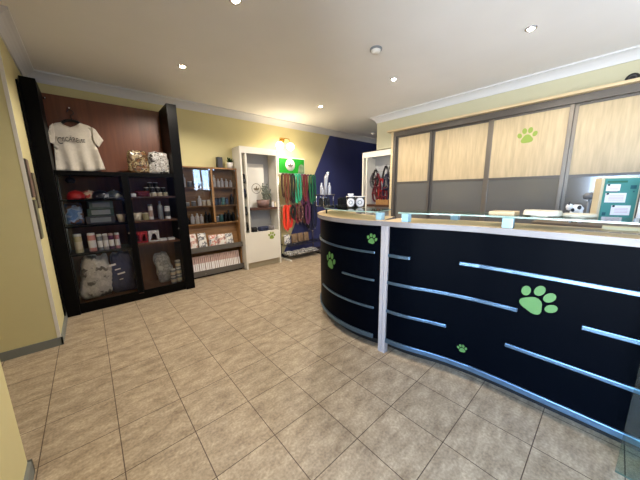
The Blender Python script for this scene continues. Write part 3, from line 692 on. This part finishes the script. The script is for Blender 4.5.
for i, (x, w_, m_, lab) in enumerate(((1.93, .13, M_BLKF, 'black folded cloth in the tower lower compartment'), (2.13, .2, mat('denim_cloth', (44, 50, 78), .8, var=.3, scale=30), 'blue folded cloth in the tower lower compartment'), (2.3, .11, M_GREYF, 'grey folded cloth in the tower lower compartment'))):
    o = tag(obj('folded_cloth', puffy(w_, .085, .16, 60+i), m_), lab, 'cloth'); o.location = (x, 3.24, .665)
for i, (z, c_) in enumerate(((1.62, M_BLKF), (1.37, M_NAVYF), (1.06, M_BLKF), (.78, M_BLKF))):
    t = thing('hanging_pouch', f"dark pouch, {['topmost', 'second', 'third', 'lowest'][i]} of four hung in the narrow slot of the back tower", 'pouch', (1.775, 3.2, z), 0, 'pouches in the tower slot')
    bm = puffy(.055, .16, .07, 70+i); bm.transform(Matrix.Translation((0, 0, -.08))); obj('pouch_body', bm, c_, t, True)
    obj('tag_card', box(-.02, .02, -.05, -.048, -.06, -.01), M_DKGREY if i % 2 == 0 else M_BLKP, t, True)
    obj('hook', tube([(0, 0, .075), (0, 0, .1), (0, .19, .1)], .003, 6), M_CHROME, t, True)
# contents of the harness tower (front faces -x)
def harness(label, y, z, l, m, x=4.16, w=.07):
    t = thing('harness', label, 'harness', (x, y, z), 0, 'harnesses in the white tower')
    for s in (-1, 1):
        obj('strap', tube([(0, s*.008, 0), (0, s*w*.7, -l*.25), (0, s*w, -l*.55), (0, s*w*.75, -l*.85), (0, s*.008, -l)], .016, 8, (.022, .006)), m, t, True)
    obj('chest_strap', tube([(-.01, -w, -l*.5), (-.03, 0, -l*.55), (-.01, w, -l*.5)], .01, 8, (.02, .006)), m, t, True)
    obj('ring', lathe([(.013, -.002), (.017, -.002), (.017, .002), (.013, .002), (.013, -.002)], M=Matrix.Translation((0, 0, .012)) @ Matrix.Rotation(PI/2, 4, 'X'), seg=14), M_CHROME, t, True)
    obj('hook', tube([(0, 0, .02), (.03, 0, .035), (.16, 0, .04)], .003, 6), M_CHROME, t, True)
for i, (y, z, l, m_, w_) in enumerate(((2.10, 1.72, .5, M_MAROON, 'maroon'), (2.03, 1.62, .45, M_RED, 'red'), (1.96, 1.86, .4, M_BLKF, 'black'), (1.90, 1.7, .55, M_NAVYF, 'navy'), (1.85, 1.84, .4, M_GREYF, 'grey'), (1.86, 1.60, .5, M_BLKF, 'black'), (1.93, 1.45, .35, M_MAROON, 'maroon'), (2.08, 1.42, .3, M_BRNF, 'brown'), (2.2, 1.52, .36, M_MAROON, 'maroon'), (2.16, 1.8, .34, M_BLKF, 'black'), (2.24, 1.74, .3, M_GREYF, 'grey'), (2.02, 1.32, .24, M_RED, 'red'))):
    harness(f"{w_} dog harness, {['first', 'second', 'third', 'fourth', 'fifth', 'sixth', 'lower right', 'lower left', 'leftmost low', 'leftmost high', 'far left', 'lowest'][i]} hung in the white harness tower", y, z, l, m_, 4.14+.03*(i % 3))
carton('wooden_crate', 'orange brown crate on the shelf of the harness tower', 'box', (4.2, 1.96, 1.105), .2, .3, .1, M_OAK, None)
for i, (z, m_, w_) in enumerate(((1.86, M_DKGREY, 'dark grey'), (1.62, M_WHITEP, 'white'), (1.42, M_PINK, 'pink'), (1.15, M_BLKF, 'black'))):
    t = thing('hanging_pouch', f"{w_} packet hung in the narrow slot of the harness tower", 'packet', (4.15, 2.36, z), -PI/2, 'packets in the harness tower slot')
    bm = puffy(.055, .14, .05, 80+i); bm.transform(Matrix.Translation((0, 0, -.07))); obj('pouch_body', bm, m_, t, True)
    obj('hook', tube([(0, 0, .065), (0, 0, .08), (0, .18, .08)], .003, 6), M_CHROME, t, True)

# ------------------------------------------------------------------ wall lamp
wl = thing('wall_lamp', 'brass wall lamp with two lit white globes above the tower', 'lamp', (2.8, YB, 2.41))
obj('wall_plate', lathe([(0, 0), (.05, 0), (.048, .012), (.02, .02), (0, .02)], M=Matrix.Translation((2.78, YB, 2.4)) @ Matrix.Rotation(PI/2, 4, 'X')), M_BRASS, wl)
M_GLOBE = emis('lit_opal_glass', (255, 232, 190), 4)
for gx, s in ((2.62, -1), (2.87, 1)):
    obj('arm', tube([(2.78, YB-.015, 2.4), (2.78+s*.02, YB-.07, 2.43), (gx-s*.02, YB-.13, 2.41), (gx, YB-.15, 2.33)], .008, 8), M_BRASS, wl)
    obj('globe', ball(.075, (gx, YB-.15, 2.265)), M_GLOBE, wl)
    obj('holder', lathe([(0, 0), (.03, 0), (.022, .03), (0, .03)], (gx, YB-.15, 2.325)), M_BRASS, wl)

# ------------------------------------------------------------------ lead rack
lr = thing('lead_rack', 'black wire stand with hooks and two low trays against the back wall', 'rack', (3.05, 3.3, 0))
for x in (2.62, 3.5):
    obj('upright', tube([(x, 3.41, 0), (x, 3.41, 1.76)], .012, 8), M_CHROME, lr)
for z in (1.73, 1.1): obj('hook_rail', tube([(2.6, 3.4, z), (3.52, 3.4, z)], .01, 8), M_CHROME, lr)
for z in (.3, .07):
    bm = B(); 
    for k_ in range(9): add_tube(bm, [(2.6+.125*k_, 3.12, z+.06), (2.6+.125*k_, 3.12, z), (2.6+.125*k_, 3.4, z)], .004, 5)
    for y_, z_ in ((3.12, z+.06), (3.12, z), (3.26, z), (3.4, z)): add_tube(bm, [(2.58, y_, z_), (3.62, y_, z_)], .006, 6)
    obj('wire_tray', bm, M_BLKP, lr)
for x in (2.62, 3.5): obj('foot', box(x-.02, x+.02, 3.05, 3.43, 0, .03, .004), M_WHITE if x < 3 else M_BLKP, lr)
sg = thing('green_sign', 'green sign board with round white animal logo above the leads', 'sign', (2.97, 3.4, 1.78))
obj('board', box(2.655, 3.29, 3.405, 3.42, 1.765, 2.055, .002), M_GREEN, sg)
obj('white_border', box(2.635, 3.31, 3.4201, 3.424, 1.745, 2.075), M_PAPER, sg)
obj('logo_disc', lathe([(0, 0), (.118, 0), (.118, .002), (0, .002)], M=Matrix.Translation((2.925, 3.405, 1.925)) @ Matrix.Rotation(PI/2, 4, 'X'), seg=36), M_PAPER, sg)
logo(sg, 2.925, 3.402, 1.925, .108, mat('logo_dark', (86, 78, 74), .6), False)
obj('picture', prism([(-.07, -.12), (.09, -.12), (.09, .04), (.02, .07), (-.05, .02)], 0, .002, Matrix.Translation((3.19, 3.405, 1.89)) @ Matrix.Rotation(PI/2, 4, 'X')), mat('grey_photo_print', (112, 132, 106), .5, var=.4, scale=12), sg)

LEADN = 0
def lead(label, x, z, l, m, w=.02, swing=.0, group='leads on the upper rail'):
    global LEADN
    LEADN += 1
    t = thing('dog_lead', label, 'lead', (x, 3.385, z), 0, group)
    y = -.05 - .03*(LEADN % 3)
    pts = [(-w*.9, y, -.02)] + [(-w*1.1+swing*.3*s + .006*math.sin(s*9+LEADN), y, -.02-(l-.06)*s) for s in (.25, .5, .75)] + [(-w*.6, y, -l+.03), (0, y, -l), (w*.6, y, -l+.03)] + [(w*1.1+swing*.3*s + .006*math.sin(s*8+LEADN), y, -.02-(l-.06)*s) for s in (.75, .5, .25)] + [(w*.9, y, -.02)]
    obj('strap', tube(pts, .01, 6, (w*.62, .004)), m, t, True)
    obj('handle_loop', tube([(-w*.9, y, -.02), (-w*.4, y, .008), (w*.4, y, .008), (w*.9, y, -.02)], .01, 6, (w*.5, .004)), m, t, True)
    obj('clip', tube([(0, y-.008, -l), (0, y-.01, -l-.03), (.006, y-.01, -l-.045)], .005, 6), M_CHROME, t, True)
    obj('hook', tube([(0, .01, .004), (0, y-.02, .004), (0, y-.025, .015)], .003, 6), M_CHROME, t, True)
ORD = ['first', 'second', 'third', 'fourth', 'fifth', 'sixth', 'seventh', 'eighth', 'ninth', 'tenth', 'eleventh', 'twelfth', 'thirteenth', 'fourteenth', 'fifteenth', 'sixteenth']
R1 = [('dark brown', M_BRNF), ('orange brown', mat('tan_leather', (108, 58, 38), .6)), ('black', M_BLKF), ('tan', M_BRNF), ('black', M_BLKF), ('bright green', M_TEAL), ('bright green', mat('mint_fabric', (70, 200, 150), .7)), ('bright green', M_TEAL), ('grey', M_GREYF), ('plum', M_PURPF), ('maroon', M_MAROON), ('black', M_BLKF), ('plum', M_PURPF), ('dark green', M_GREENF), ('teal', mat('deep_teal_fabric', (30, 112, 96), .7)), ('dark green', M_GREENF)]
for i, (w_, m_) in enumerate(R1): lead(f"{w_} dog lead, {ORD[i]} from left on the upper rail", 2.675+i*.053, 1.725, .44+.14*abs(math.sin(i*1.9))+(.08 if 8 < i else 0), m_, .034)
R2 = [('orange red', M_ORANGE), ('orange red', M_ORANGE), ('orange red', mat('scarlet_fabric', (214, 44, 34), .7)), ('black', M_BLKF), ('dark patterned', patch_mat('patterned_strap', [(40, 24, 28), (120, 60, 60), (30, 22, 26), (150, 120, 110)], 30, .7)), ('maroon', M_MAROON), ('dark patterned', MATS['patterned_strap']), ('black', M_BLKF), ('brown', M_BRNF), ('plum', M_PURPF), ('black', M_BLKF), ('navy', M_NAVYF), ('navy', M_NAVYF)]
for i, (w_, m_) in enumerate(R2): lead(f"{w_} dog lead, {ORD[i]} from left on the lower rail", 2.68+i*.064, 1.095, (.46, .5, .44, .25, .28, .36, .33, .3, .38, .4, .5, .56, .5)[i], m_, .042, 0, 'leads on the lower rail')
for i, (x, m_, w_) in enumerate(((2.71, rb[1], 'white'), (2.90, mat('brown_packet', (120, 98, 76), .4, var=.25, scale=20), 'brown'), (3.06, MATS['brown_packet'], 'brown'), (3.22, MATS['brown_packet'], 'brown'))):
    bag('treat_bag', f"{w_} treat packet, {ORD[i]} from left on the upper wire tray", 'bag', (x, 3.3, .305), .15, .2, .06, m_, 90+i, 0, -.1, 'packets on the wire tray')
for i, (x, y_) in enumerate(((2.72, 3.24), (2.93, 3.22), (3.13, 3.25), (3.32, 3.23))):
    t = thing('treat_bag', f"black and white bag lying {ORD[i]} from left on the low wire tray", 'bag', (x, y_, .115), random.uniform(-.3, .3), 'bags on the low tray')
    bm = puffy(.2, .22, .08, 100+i); bm.transform(Matrix.Translation((0, .11, .0)) @ Matrix.Rotation(PI/2, 4, 'X')); bm.transform(Matrix.Translation((0, 0, .0)))
    obj('pouch', bm, patch_mat('mono_print', [(196, 194, 192), (50, 50, 54), (206, 204, 202), (90, 90, 92), (210, 208, 206)], 16), t, True)
    obj('top_seal', box(-.09, .09, -.115, -.108, -.004, .004), M_PAPER, t, True)

# ------------------------------------------------------------------ goods on the curved counter end
SX, SY = -.022, .02
ds = thing('accessory_stand', 'small chrome and black display stand on the rounded end of the counter', 'display stand', (1.71, 1.06, 1.21))
obj('base', box(1.64, 1.80, .99, 1.13, 1.2101, 1.222, .003), M_CHROME, ds)
obj('tray', box(1.63, 1.81, .99, 1.13, 1.335, 1.345, .002), M_CHROME, ds)
for x, y in ((1.645, 1.0), (1.795, 1.0), (1.645, 1.12), (1.795, 1.12)): obj('post', lathe([(0, 0), (.005, 0), (.005, .113), (0, .113)], (x, y, 1.222), 8), M_CHROME, ds)
for i, (x, y, r_) in enumerate(((1.66, 1.03, .018), (1.70, 1.02, .02), (1.745, 1.03, .019), (1.68, 1.085, .02), (1.73, 1.09, .02), (1.78, 1.07, .016))):
    bottle('polish_bottle', f"small black bottle, {ORD[i]} under the tray of the chrome stand", 'bottle', (x, y, 1.222), r_, .1, M_BLKP, M_CHROME if i % 2 else M_DKGREY, 'black bottles in the chrome stand')
for i, (x, y, h_, lab) in enumerate(((1.67, 1.04, .07, 'short silver bottle at left on the chrome stand tray'), (1.70, 1.09, .13, 'middle silver bottle on the chrome stand tray'), (1.775, 1.04, .13, 'slim silver bottle at right on the chrome stand tray'))):
    bottle('silver_bottle', lab, 'bottle', (x, y, 1.345), .018, h_, mat('silver_grey', (186, 186, 192), .3, metal=.3), M_WHITEP)
t = thing('clipper', 'tall silver hair clipper standing upright on the chrome stand tray', 'clipper', (1.735, 1.06, 1.345))
obj('grip', tube([(1.735, 1.06, 1.345), (1.735, 1.06, 1.44), (1.742, 1.06, 1.52), (1.758, 1.06, 1.565)], [.02, .019, .022, .018], 12), MATS['silver_grey'], t)
obj('blade_head', tube([(1.756, 1.06, 1.56), (1.775, 1.06, 1.585), (1.79, 1.06, 1.588)], [.018, .017, .01], 10), M_CHROME, t)
t = thing('comb_rack', 'low black rack of combs beside the chrome stand', 'rack', (1.83, .93, 1.21))
obj('rack_base', box(1.80, 1.93, .9, .97, 1.2101, 1.225, .003), M_BLKP, t)
for i in range(5): obj('comb', box(1.812+.026*i, 1.828+.026*i, .92, .95, 1.225, 1.30+.01*(i % 2), .002), M_BLKP, t)
for i, (x, y, r_, h_, lab) in enumerate(((1.755, .70, .048, .11, 'glass jar with white label and a white dish on its lid'), (1.885, .685, .054, .105, 'glass jar with large round white label, nearest the harness tower'))):
    t = thing('treat_jar', lab, 'jar', (x, y, 1.21))
    obj('glass_body', lathe([(0, 0), (r_, 0), (r_, h_), (r_*.98, h_)], (x, y, 1.2102), 24), M_GL, t)
    obj('contents', lathe([(0, .003), (r_*.9, .003), (r_*.9, h_*.72), (0, h_*.76)], (x, y, 1.2102), 20), mat('dark_treats', (120, 112, 116), .8, var=.4, scale=60), t)
    obj('lid', lathe([(0, h_), (r_*1.05, h_), (r_*1.05, h_+.007), (0, h_+.009)], (x, y, 1.2102), 24), M_WHITEP, t)
    d = Vector((-.3-x, -1.13-y)).normalized(); ang = math.atan2(d.y, d.x); k_ = r_*.8
    Mx = Matrix.Translation((x, y, 1.2102+h_*.5)) @ Matrix.Rotation(ang, 4, 'Z') @ Matrix.Rotation(PI/2, 4, 'Y')
    bm = B(); n = 28
    pt = [(math.cos(2*PI*j/n)*k_, math.sin(2*PI*j/n)*k_*1.0) for j in range(n)]
    def wrap(u, v, e): a = v/(r_+e); return (x+(r_+e)*math.cos(ang+a), y+(r_+e)*math.sin(ang+a), 1.2102+h_*.48+u*.98)
    def disc(k0, k1, e, m_, nm):
        bm = B(); n = 28
        A_ = [bm.verts.new(wrap(k1*math.cos(2*PI*j/n), k1*math.sin(2*PI*j/n), e)) for j in range(n)]
        if k0 > 0:
            B_ = [bm.verts.new(wrap(k0*math.cos(2*PI*j/n), k0*math.sin(2*PI*j/n), e)) for j in range(n)]
            for j in range(n): bm.faces.new((A_[j], A_[(j+1) % n], B_[(j+1) % n], B_[j]))
        else:
            for q in (.75, .5, .25):
                B_ = [bm.verts.new(wrap(k1*q*math.cos(2*PI*j/n), k1*q*math.sin(2*PI*j/n), e)) for j in range(n)]
                for j in range(n): bm.faces.new((A_[j], A_[(j+1) % n], B_[(j+1) % n], B_[j]))
                A_ = B_
            bm.faces.new(A_)
        obj(nm, bm, m_, t)
    disc(0, k_*1.12, .0015, M_PAPER, 'round_label'); disc(k_*.38, k_*.55, .0025, M_GREYP, 'label_ring')
o = bowl('small white dish on the lid of the left treat jar', (1.755, .70, 1.3295), .034, .022, M_WHITEP, 'dish'); o.name = 'dish'

# ------------------------------------------------------------------ goods on the straight counter and the cabinet behind it
t = thing('wooden_tray', 'pale brown wooden tray on the counter glass', 'tray', (1.72, -.64, 1.21))
obj('tray_floor', box(1.70, 1.84, -.72, -.58, 1.2101, 1.216), M_TOPW, t)
for a in ((1.70, 1.71, -.72, -.58), (1.83, 1.84, -.72, -.58), (1.71, 1.83, -.72, -.71), (1.71, 1.83, -.59, -.58)): obj('tray_side', box(*a, 1.216, 1.232, .002), M_TOPW, t)
for i, (x, y, h_, lab, w_) in enumerate(((1.80, -.84, .035, 'crumpled cream paper bag on the counter glass beside the wooden tray', .2), (1.86, -1.0, .018, 'flat cream paper bag on the counter glass near the spotted figurine', .16))):
    t = thing('paper_bag', lab, 'bag', (x, y, 1.2105)); obj('pouch', puffy(w_*.95, h_, .17, 120+i, n=16), mat('cream_paper', (214, 204, 180), .7, var=.06, scale=30), t, True)
    obj('fold', box(-w_*.2, w_*.2, -.09, -.083, .001, .006), MATS['cream_paper'], t, True); t.rotation_euler = (0, 0, -PI/2)
tag(obj('price_strip', box(1.90, 1.96, -1.60, -1.10, 1.1401, 1.158, .002), mat('cream_strip', (236, 222, 176), .5)), 'cream strip lying on the counter top under the glass at right', 'strip')
t = thing('leaflet_sheet', 'pink leaflet with dark print on the counter top at right', 'leaflet', (1.78, -1.2, 1.14))
obj('sheet', box(1.74, 1.82, -1.5, -1.0, 1.1401, 1.1415), mat('pinkish_paper', (214, 190, 176), .7), t)
for i in range(9): obj('text_line', box(1.755+.02*(i % 2), 1.77+.02*(i % 2), -1.03-.05*i, -1.075-.05*i, 1.1415, 1.1418), mat('brown_ink', (110, 84, 80), .7), t)
# low cabinet behind the counter
bc = thing('back_desk', 'brown desk cabinet behind the counter holding the teal board', 'cabinet', (2.75, -1.2, 0))
obj('carcass', box(2.52, 3.05, -1.95, -.70, 0, 1.07, .003), M_DKWOOD, bc); obj('desk_top', box(2.5, 3.07, -1.97, -.68, 1.07, 1.1, .003), mat('desk_brown', (96, 82, 66), .5, var=.15, scale=6), bc)
nb = NB = thing('notice_box', 'cream box file with teal front and three white notes pinned on', 'notice board', (2.8, -1.13, 1.1))
obj('box_body', box(2.78, 2.9, -1.245, -1.03, 1.1, 1.452, .003), mat('cream_board', (206, 192, 160), .5), nb)
obj('teal_front', box(2.772, 2.78, -1.235, -1.047, 1.12, 1.445), mat('teal_card', (66, 136, 128), .6, var=.12, scale=5), nb)
obj('heading', box(2.7705, 2.772, -1.17, -1.06, 1.413, 1.428), mat('dark_green_ink', (34, 100, 76), .6), nb)
for nm, a, b_, c_, d_ in (('symbol', -1.222, -1.19, 1.365, 1.392), ('symbol', -1.215, -1.207, 1.34, 1.35), ('symbol', -1.08, -1.06, 1.16, 1.185)): obj(nm, box(2.7705, 2.772, a, b_, c_, d_), mat('dark_teal_ink', (16, 84, 92), .6), nb)
for a, b_, c_, d_ in ((-1.135, -1.058, 1.35, 1.402), (-1.175, -1.06, 1.262, 1.335), (-1.21, -1.105, 1.165, 1.24)):
    n_ = obj('note', box(2.769, 2.7715, a, b_, c_, d_), M_PAPER, nb)
    obj('pin', lathe([(0, 0), (.008, 0), (.006, .006), (0, .007)], M=Matrix.Translation((2.769, b_-.012, d_-.006)) @ Matrix.Rotation(-PI/2, 4, 'Y'), seg=12), M_BLKP, n_)
    for k_ in range(4): obj('text_line', box(2.7684, 2.769, a+.012, b_-.02, d_-.02-.011*k_, d_-.023-.011*k_), mat('pink_ink', (196, 160, 172), .7), n_)
nb.rotation_euler = (0, 0, R(20))
mo = thing('monitor', 'screen with white bezel and dark display at the right edge', 'monitor', (2.7, -1.4, 1.1))
Mm = Matrix.Translation((2.62, -1.245, 1.1)) @ Matrix.Rotation(R(-8), 4, 'Y')
obj('bezel', box(0, .03, -.42, 0, .06, .34, .004, Mm), M_WHITEP, mo); obj('display', box(-.002, 0, -.405, -.018, .075, .325, 0, Mm), mat('dark_screen', (12, 14, 18), .15), mo)
obj('stand', box(.03, .06, -.25, -.17, .0, .2, .003, Mm), M_WHITEP, mo); obj('foot', box(2.58, 2.76, -1.55, -1.36, 1.1, 1.112, .003), M_WHITEP, mo)
an = thing('animal_figurine', 'small white animal figurine with dark spots on the back desk', 'figurine', (2.66, -.92, 1.1))
obj('body', tube([(2.66, -.975, 1.19), (2.66, -.95, 1.2), (2.66, -.91, 1.2), (2.66, -.885, 1.195)], [.02, .034, .034, .022], 12), M_WHITEP, an)
obj('head', ball(.03, (2.645, -.875, 1.215), 1, 1, .9) if False else lathe([(0, -.026), (.02, -.02), (.029, 0), (.022, .02), (0, .028)], (2.645, -.875, 1.215), 14), M_WHITEP, an)
for s in (-.018, .018):
    obj('ear', lathe([(0, -.014), (.008, -.006), (.007, .006), (0, .014)], (2.645+s, -.872, 1.242), 8), M_BLKP, an)
    for y in (-.965, -.895): obj('leg', lathe([(0, 0), (.013, 0), (.012, .085), (0, .085)], (2.66+s, y, 1.1), 10), M_WHITEP, an)
for y, z, r_ in ((-.95, 1.215, .016), (-.905, 1.195, .014)): obj('spot', lathe([(0, 0), (r_, 0), (r_*.7, .003), (0, .004)], M=Matrix.Translation((2.662-.0345, y, z)) @ Matrix.Rotation(-PI/2, 4, 'Y'), seg=12), M_BLKP, an)
an.scale = (1.1, .8, 1.08); an.location = (2.66, -.925, 1.1)
sc = thing('barcode_scanner', 'grey round-headed device on pale base beside the cream box', 'scanner', (2.9, -.985, 1.1))
obj('base', lathe([(0, 0), (.05, 0), (.046, .012), (0, .014)], (2.9, -.985, 1.1)), mat('pale_blue_plastic', (150, 186, 204), .3), sc)
obj('stem', tube([(2.9, -.985, 1.11), (2.9, -.985, 1.28)], .009, 8), M_GREYP, sc)
obj('head', lathe([(0, 0), (.04, .004), (.046, .03), (.03, .055), (0, .06)], (2.9, -.985, 1.28)), mat('mid_grey_plastic', (92, 94, 98), .4), sc)

# ------------------------------------------------------------------ glass screen at the right edge
gp = thing('glass_screen', 'greenish free-standing glass screen in front of the counter at right', 'glass screen', (1.47, -1.6, 0))
o = obj('pane', box(1.464, 1.476, -1.9, -1.30, .002, .93), [M_GLG, mat('dull_glass_edge', (110, 128, 118), .2)], gp)
for p in o.data.polygons:
    if abs(p.normal.x) < .5: p.material_index = 1
for y in (-1.42, -1.85): obj('foot_clamp', box(1.455, 1.485, y-.03, y+.03, 0, .05, .003), M_CHROME, gp)

# ------------------------------------------------------------------ sliding wardrobe
wd = thing('sliding_wardrobe', 'wide sliding wardrobe of pale maple panels over smoked glass behind the counter', 'wardrobe', (4.2, -.3, 0))
obj('cornice_strip', box(3.9, 4.07, -2.6, 1.76, 2.405, 2.436, .003), M_PINE, wd)
obj('header', box(3.97, 4.1, -2.6, 1.695, 2.325, 2.404, .002), M_DKFRAME, wd)
obj('side_jamb', box(3.95, 4.55, 1.655, 1.695, 0, 2.404, .002), M_PINE, wd)
obj('dark_jamb', box(3.96, 4.1, 1.61, 1.654, 0, 2.324, .002), M_DKFRAME, wd)
obj('carcass_back', box(4.5, 4.6, -2.6, 1.654, 0, 2.404), M_DKWOOD, wd)
ys = [1.61, .965, .14, -.69, -1.5, -2.4]
for i, (ya, yb) in enumerate(zip(ys, ys[1:])):
    xd = 4.0 + (.035 if i in (1, 3) else 0)
    d = obj('door_stile', box(xd, xd+.03, ya-.035, ya, .03, 2.324, .003), M_BRONZE if i > 1 else M_DKFRAME, wd)
    d = obj('door_stile', box(xd, xd+.03, yb, yb+.04, .03, 2.324, .003), M_BRONZE if i > 0 else M_DKFRAME, wd)
    p = obj('wood_panel', box(xd+.008, xd+.022, yb+.04, ya-.035, 1.535, 2.30), M_MAPLE, wd)
    obj('glass_panel', box(xd+.008, xd+.022, yb+.04, ya-.035, .07, 1.505), M_SMOKE, wd)
    obj('door_rail', box(xd+.002, xd+.028, yb+.04, ya-.035, 1.506, 1.534), M_DKFRAME, wd)
    obj('door_rail', box(xd+.002, xd+.028, yb+.04, ya-.035, 2.301, 2.324), M_DKFRAME, wd)
    obj('door_rail', box(xd+.002, xd+.028, yb+.04, ya-.035, .03, .069), M_DKFRAME, wd)
    if i == 2: paw(wd, lambda a, b, h_: (xd+.008-h_, -.28-a, 2.045+b), .2, M_PAW2, R(-2))
t = thing('alarm_siren', 'black round alarm speaker on the wall above the wardrobe', 'alarm', (XR, -1.09, 2.48))
obj('housing', lathe([(0, 0), (.055, 0), (.05, .02), (.03, .034), (0, .036)], M=Matrix.Translation((XR, -1.09, 2.478)) @ Matrix.Rotation(-PI/2, 4, 'Y')), M_BLKP, t)
obj('grille', lathe([(.02, 0), (.032, 0), (.032, .003), (.02, .003), (.02, 0)], M=Matrix.Translation((XR-.033, -1.09, 2.478)) @ Matrix.Rotation(-PI/2, 4, 'Y')), M_DKGREY, t)

# ------------------------------------------------------------------ ceiling fittings and light
M_BULB = emis('lit_downlight', (255, 232, 196), 60)
def add_light(kind, name, loc, energy, col, **k_):
    l = bpy.data.lights.new(name, kind); l.energy = energy; l.color = col
    for a, b_ in k_.items(): setattr(l, a, b_)
    o = bpy.data.objects.new(name, l); C.objects.link(o); o.location = loc
    return o
DL = [(.68, 2.22, 'recessed ceiling downlight nearest the black cabinet'), (.70, .89, 'recessed ceiling downlight at the top edge left of middle'), (2.77, 2.28, 'recessed ceiling downlight nearest the navy wall'), (2.78, .91, 'recessed ceiling downlight nearest the smoke alarm'), (2.8, -.45, 'recessed ceiling downlight nearest the wardrobe'), (.7, -.45, 'recessed ceiling downlight over the entrance')]
EN = [44, 34, 50, 32, 24, 18]
for (x, y, lab), e in zip(DL, EN):
    t = thing('downlight', lab, 'ceiling light', (x, y, ZC), 0, 'ceiling downlights')
    obj('rim', lathe([(.026, -.0), (.045, -.0), (.043, -.008), (.03, -.01), (.026, -.004)], seg=24), M_CHROME, t, True)
    obj('lamp', lathe([(0, -.016), (.018, -.014), (.026, -.008), (.026, -.001), (0, -.001)], seg=20), M_BULB, t, True)
    o = add_light('SPOT', 'downlight_beam', (x, y, ZC-.02), e, (1, .89, .75), spot_size=R(152), spot_blend=.35, shadow_soft_size=.03)
t = thing('smoke_alarm', 'white round smoke alarm on the ceiling', 'smoke alarm', (2.03, .63, ZC))
obj('base', lathe([(0, 0), (.06, 0), (.06, -.014), (0, -.014)], (2.03, .63, ZC), 28), M_GREYP, t); obj('dome', lathe([(.046, -.014), (.044, -.03), (.03, -.042), (0, -.044)], (2.03, .63, ZC), 28), M_WHITEP, t)
t = thing('ceiling_sensor', 'tiny white sensor on the ceiling over the navy alcove', 'sensor', (5.1, 2.98, ZC))
obj('base', lathe([(0, 0), (.05, 0), (.048, -.02), (0, -.022)], (5.1, 2.98, ZC), 20), M_WHITEP, t); obj('lens', lathe([(.028, -.02), (.02, -.038), (0, -.044)], (5.1, 2.98, ZC), 16), M_PAPER, t)
for gx in (2.62, 2.87): add_light('POINT', 'globe_glow', (gx, YB-.27, 2.2), 3, (1, .82, .58), shadow_soft_size=.07)

# daylight: a clear sky over an added bright ground, guided through the openings
wld = bpy.data.worlds.new('sky'); SC.world = wld; wld.use_nodes = True
bg = wld.node_tree.nodes['Background']
wt = wld.node_tree; wc = wt.nodes.new('ShaderNodeTexCoord'); ws = wt.nodes.new('ShaderNodeSeparateXYZ'); wr = wt.nodes.new('ShaderNodeValToRGB')
wt.links.new(wc.outputs['Generated'], ws.inputs[0])
wa = wt.nodes.new('ShaderNodeMath'); wa.operation = 'MULTIPLY_ADD'; wa.inputs[1].default_value = .5; wa.inputs[2].default_value = .5
wt.links.new(ws.outputs['Z'], wa.inputs[0]); wt.links.new(wa.outputs[0], wr.inputs['Fac'])
wr.color_ramp.elements[0].position = .46; wr.color_ramp.elements[0].color = (.84, .90, .96, 1)      # unseen bright ground, added to throw light up at the ceiling
wr.color_ramp.elements[1].position = .52; wr.color_ramp.elements[1].color = (.30, .46, .70, 1)      # open sky
wt.links.new(wr.outputs['Color'], bg.inputs['Color']); bg.inputs['Strength'].default_value = 17
def portal(name, loc, rot, sx, sy):
    o = add_light('AREA', name, loc, 1, (1, 1, 1), shape='RECTANGLE', size=sx, size_y=sy); o.data.cycles.is_portal = True; o.rotation_euler = rot
portal('door_portal', (-.84, -1.41, 1.15), (0, -PI/2, 0), 2.1, 1.5)
portal('window_portal', (3.025, YREAR-.09, 1.88), (PI/2, 0, 0), .62, .78)

# ------------------------------------------------------------------ camera
Rv, Uv, Fv = Vector((0.74716475, -0.66450377, -0.01340097)), Vector((0.13093391, 0.12739393, 0.98317196)), Vector((0.65161427, 0.73634607, -0.18219033))
cd = bpy.data.cameras.new('camera'); cam = bpy.data.objects.new('camera', cd); C.objects.link(cam)
cd.sensor_width = 36; cd.lens = 259.4514*36/640; cd.clip_start = .02
mw = Matrix((Rv, Uv, -Fv)).transposed().to_4x4(); mw.translation = (-.29965, -1.13069, 1.37384)
cam.matrix_world = mw
SC.camera = cam
SC.view_settings.view_transform = 'Standard'; SC.view_settings.look = 'None'; SC.view_settings.gamma = 1; SC.view_settings.use_curve_mapping = False
SC.view_settings.exposure = 1.4
SC.cycles.max_bounces = 8; SC.cycles.transparent_max_bounces = 16; SC.cycles.sample_clamp_indirect = 4
